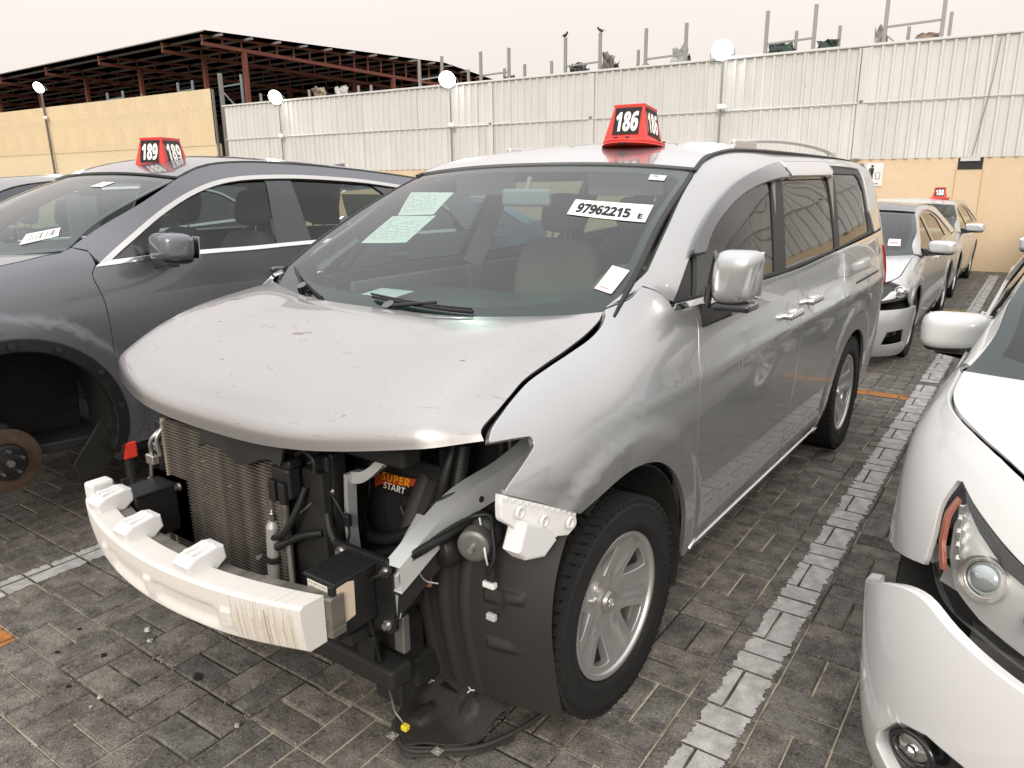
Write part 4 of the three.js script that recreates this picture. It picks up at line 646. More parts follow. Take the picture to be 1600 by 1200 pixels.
  // crash boxes with their end plates
  for (const s of [1, -1]) {
    const c = sub('crash_box', van);
    mesh('box', [box(.115, .165, .15, s * .487, .583, .725, .01, 2), box(.125, .012, .16, s * .487, .668, .722, .005), box(.02, .17, .016, s * .54, .585, .802, .004)], MAT.plastic, c);
    mesh('end_plate', extr([[-.12, -.115], [.09, -.115], [.105, -.1], [.105, .085], [.085, .105], [-.12, .105]], .012, .003).scale(s, 1, 1).translate(s * .5, .58, .638), MAT.plastic, c);
    for (const [x, y] of [[.585, .655], [.582, .492], [.41, .665]]) mesh('bolt', [new THREE.CylinderGeometry(.01, .01, .014, 6).rotateX(PI / 2).translate(s * x, y, .662), new THREE.CylinderGeometry(.015, .015, .004, 16).rotateX(PI / 2).translate(s * x, y, .655)], MAT.alu, c);
    if (s > 0) {
      mesh('label_sheet', extr([[0, 0], [.032, -.006], [.068, .0], [.07, .1], [.05, .106], [.004, .103], [-.002, .05]], .001, .0004).rotateY(PI / 2).translate(.546, .554, .803), std([0.75, 0.68, 0.6], { roughness: 0.9, map: canvasTex(128, 128, (g, w, h) => { g.fillStyle = '#efe3d4'; g.fillRect(0, 0, w, h); let q = 3; const R = () => (q = (q * 16807) % 2147483647) / 2147483647; for (let i = 0; i < 90; i++) { g.fillStyle = `rgba(130,80,50,${R() * .3})`; g.fillRect(R() * w, R() * h, 2 + R() * 22, 1 + R() * 2); } }) }), c, 'torn scuffed white label');
      mesh('barcode_label', [box(.085, .03, .002, .487, .645, .802, .0008)], std([0.8, 0.78, 0.72], { roughness: 0.8, map: canvasTex(256, 64, (g, w, h) => { g.fillStyle = '#f2efe6'; g.fillRect(0, 0, w, h); g.fillStyle = '#333'; for (let x = 8; x < 246; x += 4) if (H(x, 3, 1) > .4) g.fillRect(x, 30, 1 + H(x, 1, 1) * 2, 26); for (let x = 10; x < 230; x += 9) if (H(x, 9, 1) > .3) g.fillRect(x, 10, 6, 8); }) }), c);
    }
  }
  // condenser: dirty core, tubes, end tanks
  const cond = sub('condenser', van), cx0 = -.482, cx1 = .135, cy0 = .32, cy1 = .888, cz = .64;
  const core = canvasTex(1024, 1024, (g, w, h) => {
    g.fillStyle = '#9d978f'; g.fillRect(0, 0, w, h); let s = 9; const R = () => (s = (s * 16807) % 2147483647) / 2147483647;
    for (let i = 0; i < 9000; i++) { g.fillStyle = `rgba(${40 + R() * 90},${35 + R() * 75},${28 + R() * 60},${R() * .35})`; g.fillRect(R() * w, R() * h, 1 + R() * 5, 1 + R() * 2); }
    for (let i = 0; i < 40; i++) { g.fillStyle = `rgba(40,34,28,${R() * .16})`; const x = R() * w; g.fillRect(x, 0, 20 + R() * 60, h); }
    g.strokeStyle = 'rgba(235,228,212,.85)'; g.lineWidth = 3; for (let i = 0; i < 46; i++) { let x = (i % 3 ? .1 + .85 * R() : .33 + .07 * R()) * w, y = (.05 + .5 * R()) * h; g.lineWidth = 1 + R() * 3; g.beginPath(); g.moveTo(x, y); for (let k = 0; k < 5; k++) { x += (R() - .5) * 26; y += R() * 24; g.lineTo(x, y); } g.stroke(); }
    for (let i = 0; i < 160; i++) { g.fillStyle = `rgba(238,230,215,${.3 + R() * .6})`; g.fillRect((.75 + .24 * R()) * w, (.2 + .5 * R()) * h, 1 + R() * 4, 1 + R() * 4); }
    for (let i = 0; i < 14; i++) { g.fillStyle = 'rgba(20,16,12,.8)'; g.beginPath(); g.arc(R() * w, (.4 + .5 * R()) * h, 2 + R() * 4, 0, 7); g.fill(); }
  });
  const cm = std([0.42, 0.405, 0.38], { roughness: 0.75, map: core });
  mesh('fin_core', box(cx1 - cx0, cy1 - cy0, .016, (cx0 + cx1) / 2, (cy0 + cy1) / 2, cz - .012, .001), cm, cond);
  const tubes = []; for (let y = cy0 + .006; y < cy1; y += .0112) { const b = new THREE.BoxGeometry(cx1 - cx0, .0028, .016); b.translate((cx0 + cx1) / 2, y, cz - .002); const u = b.attributes.uv, p = b.attributes.position; for (let i = 0; i < u.count; i++) u.setXY(i, (p.getX(i) - cx0) / (cx1 - cx0), (p.getY(i) - cy0) / (cy1 - cy0)); tubes.push(b); }
  mesh('cooling_tubes', tubes, std([0.62, 0.6, 0.56], { roughness: 0.5, metalness: 0.3, map: core }), cond);
  const teeth = []; for (let y = cy0; y < cy1; y += .0112) teeth.push(box(.012, .007, .02, cx0 - .004, y, cz, .001)); mesh('end_tank', [rod([cx0 - .012, cy0 - .01, cz - .006], [cx0 - .012, cy1 + .005, cz - .006], .011, 12), ...teeth], std([0.42, 0.36, 0.28], { roughness: 0.55, metalness: 0.4 }), cond);
  mesh('end_tank', [rod([cx1 + .012, cy0 - .01, cz - .006], [cx1 + .012, cy1 - .1, cz - .006], .011, 12)], MAT.alu, cond);
  const can = sub('receiver_canister', van);
  mesh('canister', [rod([.072, .36, .655], [.1, .655, .655], .019, 24), rod([.1, .655, .655], [.102, .672, .655], .019, 24, .013)], std([0.62, 0.61, 0.58], { roughness: 0.4, metalness: 0.6 }), can); mesh('clamp', [rod([.091, .535, .655], [.0935, .555, .655], .0215, 24), box(.03, .016, .02, .06, .55, .662, .004)], MAT.black, can); mesh('clamp_bolt', new THREE.CylinderGeometry(.009, .009, .03, 6).rotateX(PI / 2).translate(.05, .548, .67), MAT.alu, can); mesh('pipe', [rod([.082, .53, .645], [.092, .745, .645], .009, 12), rod([.103, .67, .655], [.104, .7, .655], .007, 8)], MAT.alu, can); mesh('barcode_label', box(.016, .1, .001, .0775, .44, .676, .0003), MAT.paper, can);
  const cl = sub('radiator_bracket', van); mesh('clip', [box(.085, .1, .05, .165, .815, .635, .012, 2), box(.03, .07, .02, .14, .79, .665, .006), box(.03, .07, .02, .185, .79, .665, .006), box(.08, .03, .05, .17, .875, .63, .01), tube([[.2, .9, .62], [.24, .92, .62], [.28, .9, .62], [.28, .86, .62]], .008, 16, 6)], MAT.plastic, cl);
  mesh('radiator_shroud', [gridSurf((u, v) => new V3(lerp(-.18, .2, u), lerp(.935, .87 + .02 * Math.sin(u * 9), v), .67 - .02 * u + .02 * v), 20, 4, .01), box(.72, .1, .05, -.1, .95, .58, .015)], MAT.plastic, van);
  mesh('core_support', [box(1.02, .06, .08, .05, .93, .5, .015), box(.05, .55, .06, -.55, .62, .56, .01), box(1.15, .07, .09, 0, .29, .6, .015), box(.8, .5, .04, -.12, .6, .58, .01)], MAT.blackGrime, van);
  // upright to the right of the radiator
  const up = sub('support_upright', van);
  mesh('upright', [box(.075, .46, .06, .245, .67, .53, .01, 2), box(.11, .09, .07, .225, .85, .54, .012), box(.055, .075, .02, .245, .655, .565, .008), box(.05, .05, .03, .25, .585, .565, .008), box(.1, .04, .05, .17, .62, .56, .01)], MAT.plastic, up);
  mesh('label_print', new THREE.PlaneGeometry(.034, .016).translate(.247, .662, .5765), std([1, 1, 1], { roughness: .8, map: canvasTex(64, 32, (g, w, h) => { g.fillStyle = '#262625'; g.fillRect(0, 0, w, h); g.fillStyle = '#cfcfc8'; g.font = 'bold 24px sans-serif'; g.fillText('ADV', 6, 25); }) }), up);
  mesh('silver_strut', [sweepX(0, 1, 14, t => { const c = new V3(lerp(.31, .52, t), lerp(.815, .945, sst(.1, 1, t)) + .008 * Math.sin(t * 3), lerp(.5, .46, t)); return [[c.y + .02, c.z - .012, c.x], [c.y + .02, c.z + .012, c.x], [c.y - .016, c.z + .014, c.x], [c.y - .016, c.z - .012, c.x]]; }, .6)], MAT.silver3, van);
  mesh('side_plate', extr([[.312, .83], [.304, .65], [.312, .56], [.375, .49], [.355, .485], [.295, .53], [.29, .66], [.302, .83]], .035, .002).translate(0, 0, .495), MAT.silver3, van);
  // battery
  const bat = sub('battery', van);
  mesh('case', [box(.4, .37, .2, .3, .625, .22, .012, 2), box(.42, .03, .22, .3, .82, .22, .008), ...[.16, .24, .32, .4].map(x => box(.006, .3, .006, x, .6, .323, .002))], MAT.black, bat);
  mesh('battery_label', box(.205, .075, .002, .315, .735, .327, .0008), std([1, 1, 1], { roughness: .55, map: canvasTex(512, 192, (g, w, h) => { g.fillStyle = '#15120f'; g.fillRect(0, 0, w, h); g.fillStyle = '#b5451c'; g.beginPath(); g.moveTo(0, 60); g.lineTo(w, 0); g.lineTo(w, 60); g.lineTo(60, 150); g.lineTo(0, h); g.fill(); g.fillStyle = '#f0a51e'; g.font = 'italic bold 104px sans-serif'; g.fillText('SUPER', 78, 98); g.fillStyle = '#e9e4da'; g.font = 'italic bold 84px sans-serif'; g.fillText('START', 92, 172); }) }), bat);
  mesh('connector', [box(.03, .045, .02, .19, .735, .345, .006), box(.02, .1, .015, .18, .66, .34, .005)], MAT.plastic, bat); mesh('terminal_tab', [box(.018, .05, .012, .225, .77, .345, .003), box(.03, .02, .012, .175, .755, .35, .003)], MAT.alu, bat);
  mesh('firewall', [box(1.3, .5, .04, 0, .72, .02, .02), box(.03, .4, .36, .62, .6, .2, .01)], std([.4, .4, .39], { roughness: .6, map: rep(grimeMap, 3, 3) }), van);
  mesh('engine_cover', [box(.5, .3, .3, -.25, .65, .2, .04, 3), ...[-.4, -.3, -.2, -.1].map(x => box(.03, .012, .26, x, .806, .2, .005))], MAT.plastic, van); mesh('fuse_box', [box(.14, .2, .24, .63, .9, .15, .02, 2), box(.15, .02, .25, .63, .985, .15, .006)], MAT.plastic, van);
  // hoses and harness
  mesh('hose', ribbed([[.25, .575, .42], [.33, .585, .43], [.41, .615, .43], [.5, .675, .42], [.578, .772, .42], [.6, .88, .4], [.6, .95, .36]], .019), MAT.plastic, van); mesh('hose', ribbed([[.24, .52, .43], [.33, .54, .44], [.42, .575, .44], [.52, .622, .43], [.618, .72, .42], [.643, .83, .41], [.645, .95, .38]], .021), MAT.plastic, van);
  mesh('hose', ribbed([[.27, .72, .58], [.31, .667, .6], [.378, .624, .61], [.498, .63, .62], [.625, .69, .61], [.7, .745, .58], [.73, .768, .5], [.735, .775, .44], [.735, .76, .39], [.73, .7, .37]], .0125, .0015, .006), MAT.plastic, van);
  mesh('hose', [tube([[.1, .62, .66], [.16, .65, .66], [.2, .72, .64], [.22, .8, .61]], .011, 24, 10), tube([[.13, .6, .67], [.2, .64, .63], [.27, .66, .6]], .012, 20, 8)], MAT.plastic, van);
  // apron rail, stamped end plate
  const railM = MAT.silver3;
  mesh('apron_rail', [sweepX(0, 1, 30, t => { const x = hermite([0, .34, .62, 1], [.605, .68, .73, .79], t), y = hermite([0, .34, .62, 1], [.64, .8, .855, .945], t), z = hermite([0, .34, .62, 1], [.65, .47, .305, .15], t), h = .036, w = .03; return [[y + h, z, x - w], [y + h + .004, z, x + w], [y - h, z, x + w + .004], [y - h, z, x - w]]; }, .5)], railM, van);
  mesh('apron_lower', sweepX(0, 1, 20, t => { const x = hermite([0, .34, .62, 1], [.605, .68, .73, .79], t), y = hermite([0, .34, .62, 1], [.64, .8, .855, .945], t) - .075, z = hermite([0, .34, .62, 1], [.65, .47, .305, .15], t); return [[y + .03, z, x - .03], [y + .03, z, x + .02], [y - .05, z, x + .01], [y - .05, z, x - .03]]; }, .5), MAT.blackGrime, van);
  for (const [a, b, c] of [[.72, .852, .45], [.74, .862, .36]]) mesh('rail_hole', new THREE.CylinderGeometry(.009, .009, .004, 14).rotateZ(PI / 2).translate(a + .04, b - .015, c), MAT.black, van);
  mesh('rail_end_plate', [extr([[.0, 0], [-.13, .115], [-.14, .08], [-.09, .03], [-.03, -.06], [.0, -.12]], .04, .006).rotateY(-PI / 2).scale(1, 1, 1).translate(.615, .645, .64), new THREE.TorusGeometry(.027, .005, 8, 28).rotateY(PI / 2).translate(.622, .6, .59), new THREE.CylinderGeometry(.012, .012, .01, 16).rotateZ(PI / 2).translate(.622, .6, .59)], MAT.silver3, van);
  mesh('lower_bracket', [extr([[0, 0], [.1, 0], [.1, .26], [.06, .3], [0, .29]], .1, .006, [arc(.06, .13, .017, .03, 0, 360, 20).slice(0, -1)]).translate(.4, .12, .44), box(.14, .1, .2, .47, .5, .55, .02), box(.12, .04, .2, .44, .44, .62, .01), box(.2, .12, .22, .42, .2, .38, .02)], MAT.blackGrime, van);
  // horns on their wiring
  const hn = sub('horn', van); mesh('horn_disc', [lathe([[0, .01], [.03, .012], [.043, .006], [.046, 0], [.046, -.035], [.035, -.05], [0, -.05]], 32).rotateX(PI / 2).rotateY(.35).translate(.785, .735, .52)], std([0.2, 0.195, 0.18], { metalness: .6, roughness: .45 }), hn); mesh('horn_stud', [new THREE.CylinderGeometry(.008, .011, .03, 12).rotateX(PI / 2).rotateY(.35).translate(.79, .735, .535)], MAT.alu, hn); mesh('horn_back', lathe([[0, 0], [.048, -.004], [.05, -.05], [.03, -.075], [0, -.075]], 28).rotateX(PI / 2).rotateY(.35).translate(.772, .735, .47), MAT.black, hn);
  const h2 = sub('horn', van); mesh('horn_disc', [lathe([[0, .012], [.035, .01], [.048, 0], [.05, -.04], [.03, -.055], [0, -.055]], 28).rotateX(PI / 2).rotateY(-.3).translate(.675, .69, .53), box(.06, .012, .05, .71, .7, .49, .004)], MAT.plastic, h2);
  const wires = sub('wiring', van), wr = (pts, r, m = MAT.black) => mesh('wire', tube(pts, r, 40, 6), m, wires);
  wr([[.66, .72, .58], [.7, .76, .55], [.74, .785, .46], [.78, .79, .44], [.81, .77, .47], [.83, .7, .49], [.81, .65, .49], [.802, .62, .47]], .006); wr([[.76, .785, .46], [.8, .765, .5], [.825, .72, .52], [.815, .68, .5]], .003, MAT.paper); wr([[.8, .6, .47], [.83, .57, .46], [.83, .53, .46], [.806, .51, .47]], .003); wr([[.64, .72, .6], [.62, .66, .58], [.6, .6, .52], [.58, .56, .48]], .004); wr([[.66, .7, .62], [.64, .68, .6], [.66, .62, .58], [.69, .61, .56]], .003, MAT.steel);
  wr([[.62, .67, .66], [.55, .63, .68], [.52, .55, .67], [.52, .42, .65], [.51, .31, .62], [.505, .24, .6]], .0055, MAT.plastic); wr([[.505, .24, .6], [.5, .17, .58], [.51, .13, .58], [.535, .1, .575], [.54, .075, .57]], .0035, MAT.steel);
  mesh('connector', box(.016, .045, .014, .575, .545, .475, .003), std([0.55, 0.22, 0.17]), wires); mesh('connector', [box(.04, .018, .02, .802, .604, .475, .004)], MAT.paper, wires); mesh('connector', [box(.03, .02, .015, .806, .505, .475, .003)], std([0.5, 0.48, 0.5]), wires); mesh('connector', box(.03, .06, .02, .81, .65, .48, .006), MAT.black, wires); mesh('connector', box(.022, .018, .02, .572, .115, .6, .004), std([0.75, 0.6, 0.03]), wires);
  // white clip-on carrier below the wing edge
  const br = panel([[.545, .914], [.292, .787], [.285, .752, .01], [.32, .735], [.36, .748], [.4, .742], [.43, .765], [.5, .79], [.515, .828], [.55, .855, .01]], side((y, z) => vanS0(y, z) - .002, 1), { dir: [1, 0, 0], h: .03, t: .022, r: .006 });
  const brk = mesh('bumper_carrier', br, MAT.foam, van, 'white plastic bumper carrier under the wing edge'); mesh('pocket', [extr([[.5, .83], [.39, .775], [.37, .735], [.42, .715], [.5, .74], [.53, .77]], .04, .008).rotateY(-PI / 2).scale(1, 1, 1).translate(.94, 0, 0)], MAT.foam, brk); for (const [z, y] of [[.5, .86], [.32, .772], [.42, .81]]) mesh('boss', new THREE.TorusGeometry(.014, .005, 8, 20).rotateY(PI / 2).translate(vanS0(y, z) + .004, y, z), MAT.foam, brk);
  for (let i = 0; i < 12; i++) { const t = i / 11, z = lerp(.535, .3, t), y = lerp(.905, .788, t); mesh('clip_tooth', box(.006, .008, .01, vanS0(y, z) + .002, y + .002, z, .001), MAT.foam, brk); }
  // loose wheel-arch liner hanging to the ground
  const lin = sub('arch_liner', van);
  const dirt = std([0.14, 0.135, 0.124], { roughness: .66, map: canvasTex(512, 512, (g, w, h) => { g.fillStyle = '#837e76'; g.fillRect(0, 0, w, h); let s = 21; const R = () => (s = (s * 16807) % 2147483647) / 2147483647; for (let i = 0; i < 500; i++) { g.fillStyle = `rgba(${R() > .5 ? '215,205,185' : '40,38,36'},${R() * .18})`; g.fillRect(R() * w, R() * h, 1 + R() * 4, 10 + R() * 120); } for (let i = 0; i < 1600; i++) { g.fillStyle = `rgba(230,220,200,${R() * .4})`; g.fillRect(R() * w, h * (1 - Math.pow(R(), 2)), 1 + R() * 2, 1 + R() * 2); } }) });
  const prof = t => [hermite([0, .25, .5, .75, 1], [.8, .64, .48, .3, .14], t), hermite([0, .25, .5, .75, 1], [.3, .4, .43, .405, .365], t)];
  const ribs = x => .011 * Math.pow(Math.max(0, Math.sin((x - .4) * 75)), .7) * (x < .72 ? 1 : 0), slot = (x, y) => -.012 * (sq(x, .75, .87, .008) * (sq(y - (x - .75) * .1, .52, .55, .006) + sq(y - (x - .75) * .1, .36, .39, .006)));
  mesh('liner_sheet', gridSurf((u, v) => { const x = lerp(.4, .945, u), [y, z] = prof(v); return new V3(x, y, z + ribs(x) - slot(x, y) - .05 * Math.pow(clamp((x - .72) / .23, 0, 1), 2)); }, 70, 50, .004), dirt, lin);
  const flapY = (x, z) => .045 + .09 * sst(.47, .33, z + .25 * (.6 - x)) + .018 * sq(Math.hypot((x - .52) / 1, (z - .47) / 1.4), -.03, .032, .01) * 1 + .012 * sq(Math.hypot(x - .66, z - .41), -.03, .028, .008) - .02 * sst(.0, .04, (x - .45) * .5 + (z - .52)) * 0;
  const flap = panel([[.395, .345], [.425, .45], [.455, .53, .01], [.565, .592, .01], [.6, .555], [.66, .525], [.735, .465, .02], [.79, .36, .03], [.815, .27], [.83, .23, .01], [.72, .29], [.55, .33]], (x, z) => new V3(x, flapY(x, z), z), { dir: [0, 1, 0], h: .016, t: .005, r: .002 });
  mesh('liner_flap', flap, dirt, lin, 'dusty liner flap lying out over the ground'); mesh('flap_lip', [tube([[.452, .035, .532], [.565, .03, .594], [.66, .03, .53], [.738, .035, .467], [.795, .04, .36], [.832, .05, .232]], .008, 40, 6), gridSurf((u, v) => { const pts = [[.452, .53], [.565, .592], [.66, .527], [.738, .465], [.795, .36]], t = u * 4, i = Math.min(3, Math.floor(t)), f = t - i; return new V3(lerp(pts[i][0], pts[i + 1][0], f), .04 - .028 * v, lerp(pts[i][1], pts[i + 1][1], f) + .035 * v * (.5 - .4 * u)); }, 24, 3, .003)], dirt, lin);
  for (const [x, z] of [[.5, .585], [.655, .555], [.822, .255]]) mesh('clip_plate', [box(.03, .003, .028, x, flapY(x, z) - .004, z, .001), new THREE.TorusGeometry(.006, .0025, 6, 14).rotateX(PI / 2).translate(x, flapY(x, z) - .001, z)], std([0.45, 0.42, 0.38], { metalness: .5, roughness: .5 }), lin);
  for (const [x, z] of [[.47, .37], [.635, .37], [.7, .345]]) mesh('push_pin', [0, 1, 2].map(k => box(.005, .003, .016, 0, 0, .008, .001).rotateY(k * 2.1).translate(x, flapY(x, z) + .004, z)), MAT.paper, lin);
  mesh('vent_slot', box(.07, .003, .028, .555, flapY(.555, .375) + .003, .375, .002).rotateY(0), MAT.black, lin);
  // far side: matching inner wing so the bay is closed
  mesh('inner_wing', [box(.03, .4, .4, -.6, .68, .2, .01)], MAT.blackGrime, van);
  mesh('coolant_pipe', [tube([[-.51, .86, .62], [-.505, .84, .66], [-.52, .815, .675], [-.535, .77, .67], [-.56, .66, .67], [-.605, .5, .665]], .0075, 30, 8), tube([[-.49, .87, .63], [-.495, .83, .665], [-.5, .76, .66]], .006, 16, 8), box(.05, .035, .025, -.535, .745, .67, .005)], MAT.alu, van);
  mesh('corner_bracket', [box(.05, .12, .06, -.5, .88, .6, .012), box(.09, .05, .06, -.56, .78, .58, .01), box(.05, .5, .05, -.56, .62, .6, .01)], MAT.plastic, van);
}
{ // clips, small fittings and thin looms through the bay
  const bay = sub('bay_fittings', van), wire = (pts, r, m = MAT.black) => mesh('loom', tube(pts, r, 30, 6), m, bay);
  wire([[.2, .86, .58], [.3, .9, .5], [.42, .93, .42], [.56, .95, .32], [.7, .96, .2]], .005); wire([[.26, .78, .56], [.3, .74, .56], [.33, .66, .55], [.3, .58, .56]], .004); wire([[.18, .7, .62], [.22, .74, .6], [.26, .8, .57], [.24, .86, .56]], .0035, MAT.steel); wire([[.36, .68, .36], [.4, .62, .37], [.46, .6, .38], [.5, .56, .4]], .006); wire([[.2, .76, .34], [.22, .7, .36], [.2, .62, .37], [.26, .58, .4], [.34, .57, .4]], .005); wire([[-.5, .84, .6], [-.56, .8, .63], [-.6, .74, .62], [-.62, .68, .64]], .004); wire([[.62, .8, .5], [.66, .83, .48], [.7, .84, .42], [.72, .82, .36]], .006); wire([[.6, .7, .56], [.63, .73, .53], [.66, .76, .5]], .004, std([.6, .5, .1]));
  for (const [x, y, z, w, h, d, m] of [[.3, .6, .56, .04, .03, .03, 1], [.21, .9, .57, .05, .03, .04, 0], [.33, .7, .555, .025, .04, .02, 0], [.42, .9, .36, .09, .05, .05, 0], [.55, .86, .3, .1, .07, .06, 0], [.68, .9, .22, .06, .08, .05, 1], [-.53, .9, .57, .04, .05, .04, 0], [-.6, .76, .6, .05, .03, .05, 1], [.24, .545, .565, .04, .03, .03, 0], [.5, .5, .6, .05, .04, .03, 0], [.46, .36, .62, .07, .09, .03, 0], [.56, .42, .58, .04, .12, .03, 1], [.06, .9, .6, .05, .025, .03, 1]]) mesh('fitting', box(w, h, d, x, y, z, .006, 2), m ? MAT.steel : MAT.plastic, bay);
  for (const [x, y, z] of [[.22, .83, .572], [.275, .78, .565], [.215, .7, .565], [.28, .62, .565], [.66, .77, .535], [.7, .82, .42], [.75, .87, .3], [.4, .3, .548], [.47, .28, .548], [-.5, .8, .64], [.35, .935, .545], [-.2, .935, .545]]) mesh('bolt_head', [new THREE.CylinderGeometry(.008, .008, .01, 6).rotateX(PI / 2).translate(x, y, z), new THREE.CylinderGeometry(.012, .012, .003, 14).rotateX(PI / 2).translate(x, y, z - .005)], MAT.alu, bay);
}
// ---------- interior ----------
function seat(name, parent, x, y, z, m, o = {}) {
  const g = sub(name, parent), w = o.w || .5, f = (k) => gridSurf(k, 20, 16, 0);
  const pad = (cx, cy, cz, a, b, c, tilt) => { const q = new THREE.SphereGeometry(1, 24, 16); const p = q.attributes.position; for (let i = 0; i < p.count; i++) { const v = new V3().fromBufferAttribute(p, i), e = t => Math.sign(t) * Math.pow(Math.abs(t), .55); p.setXYZ(i, e(v.x) * a, e(v.y) * b, e(v.z) * c); } q.computeVertexNormals(); return q.rotateX(tilt).translate(cx, cy, cz); };
  mesh('cushion', pad(x, y, z, w / 2, .09, .26, .05), m, g); mesh('backrest', pad(x, y + .36, z - .27, w / 2, .34, .085, -.25), m, g); mesh('headrest', pad(x, y + .83, z - .36, .135, .11, .055, -.2), m, g); mesh('headrest_post', [rod([x - .06, y + .66, z - .33], [x - .06, y + .8, z - .36], .006, 6), rod([x + .06, y + .66, z - .33], [x + .06, y + .8, z - .36], .006, 6)], MAT.steel, g);
  return g;
}
function steering(parent, x, y, z, m) { const g = sub('steering_wheel', parent); mesh('wheel_ring', [new THREE.TorusGeometry(.185, .014, 10, 40), box(.34, .03, .02, 0, 0, -.01, .01), box(.03, .17, .02, 0, -.09, -.01, .01), box(.14, .1, .04, 0, 0, -.005, .03)].map(q => q.rotateX(-.45 + PI).translate(x, y, z)), m, g); mesh('column', rod([x, y, z], [x, y - .1, z + .25], .035, 12), MAT.dash, g); }
{
  const it = sub('interior', van);
  seat('driver_seat', van, .4, .66, -1.45, MAT.beige, { w: .56 }); seat('passenger_seat', van, -.4, .66, -1.45, MAT.beige, { w: .56 });
  for (const x of [-.42, .42]) seat('rear_seat', van, x, .62, -2.4, MAT.beige, { w: .54 }); seat('rear_seat', van, 0, .62, -3.35, MAT.beige, { w: 1.3 });
  mesh('dashboard', gridSurf((u, v) => { const s = 2 * u - 1, w = wsP(s * .93, .02), b = Math.pow(Math.abs(s), 3); return new V3(s * .8, lerp(w.y - .03, 1.165 + .05 * Math.exp(-(((s - .5) / .22) ** 2)) - .02 * b, sst(0, .55, v)) - .42 * sst(.86, 1, v), lerp(w.z - .03, -.98, v)); }, 36, 24, .02, true), MAT.dash, van);
  mesh('dash_paper', new THREE.PlaneGeometry(.2, .13).rotateX(-PI / 2 + .1).translate(-.42, 1.205, -.4), MAT.paper, van);
  steering(van, .4, 1.13, -1.05, MAT.beige);
  const mr = sub('interior_mirror', van); mesh('mirror_case', [box(.25, .075, .035, .03, 1.6, -.82, .03, 3), rod([.03, 1.62, -.82], [.03, 1.685, -.85], .01, 8)], std([0.3, 0.3, 0.29]), mr); mesh('visor', [box(.36, .15, .015, .38, 1.68, -1.06, .006).rotateX(0), box(.36, .15, .015, -.38, 1.68, -1.06, .006)], MAT.beige, mr);
  mesh('headliner', gridSurf((u, v) => { const s = 2 * u - 1, z = lerp(-1.03, -3.9, v), x = s * .66; return new V3(x, roofY(x, z) - .05, z); }, 12, 20, .01, true), MAT.beige, it); mesh('b_pillar_trim', [1, -1].flatMap(s => [bar([s * .87, 1.2, -1.55], [s * .76, 1.7, -1.75], .06, .1), bar([s * .88, .4, -1.6], [s * .87, 1.2, -1.55], .06, .12), bar([s * .87, 1.2, -2.6], [s * .76, 1.7, -2.8], .06, .12)]), MAT.beige, it); mesh('side_trim', [1, -1].map(s => box(.03, .8, 3.2, s * .87, .8, -2.2, .01)), MAT.beige, it);
}
// ---------- other cars: one parametric body, shaped per car ----------
function carSurf(P) {
  const pr1 = [[0, .2, .3, .5, .7, .85, 1], [.88, .93, .965, .99, 1.0, .985, .95]], pr2 = P.prof2 || [[0, .2, .3, .5, .72, .86, .95, 1, 1.12], [.88, .93, .965, .99, 1.0, .985, .945, .895, .72]];
  const yb = z => hermite(P.belt.map(p => p[0]), P.belt.map(p => p[1]), z), he = z => hermite(P.hoodE.map(p => p[0]), P.hoodE.map(p => p[1]), z);
  const yr = z => hermite(P.roofE.map(p => p[0]), P.roofE.map(p => p[1]), z);
  const zfY = y => P.zf - P.nose * Math.pow(clamp((y - .5) / .4, 0, 1.3), 2) - .08 * Math.pow(clamp((.42 - y) / .3, 0, 1), 2);
  const S0 = (y, z) => {
    const b = yb(z), t1 = y / b, cab = t1 <= 1 ? P.W * hermite(pr1[0], pr1[1], t1) : P.W * .95 - (y - b) * P.tumble - .22 * Math.pow(Math.max(0, y - P.ytop), 1.5);
    const w = sst(P.cowl[0] - .45, P.cowl[0] + .05, z), hd = P.W * hermite(pr2[0], pr2[1], y / he(Math.max(z, P.cowl[0] - .2)));
    let x = lerp(cab, hd, y > b * .5 ? w : 0);
    for (const [cz, cy] of [[P.az || 0, P.yw], [(P.az || 0) - P.wb, P.yw]]) x += P.W * .013 * (1 - sst(P.R + .07, P.R + .11, Math.hypot(z - cz, y - cy)));
    return x;
  };
  const S = (y, z) => {
    let x = S0(y, z);
    if (z > P.zw) { const k = clamp((z - P.zw) / (zfY(y) - P.zw), 0, 1); x *= Math.pow(Math.max(1e-4, 1 - Math.pow(k, P.nn)), 1 / P.nn); }
    if (z < P.zb) { const k = clamp((z - P.zb) / (P.zr - P.zb), 0, 1); x *= Math.pow(Math.max(1e-4, 1 - Math.pow(k, 3)), 1 / 3); }
    return x;
  };
  const F = (u, y) => {                            // u: 0 at the centre of the nose, 1 where the side begins, beyond 1 along the side
    const s = Math.sign(u) || 1, a = Math.abs(u);
    if (a >= 1) { const z = P.zw - (a - 1) * .8; return new V3(s * S(y, z), y, z); }
    const ph = a * PI / 2, zf = zfY(y), k = Math.pow(Math.cos(ph), 2 / P.nn), z = P.zw + (zf - P.zw) * k, base = S0(y, z);
    return new V3(s * base * Math.pow(Math.sin(ph), 2 / P.nn), y, z);
  };
  return { S, F, yb, he, yr, zfY };
}
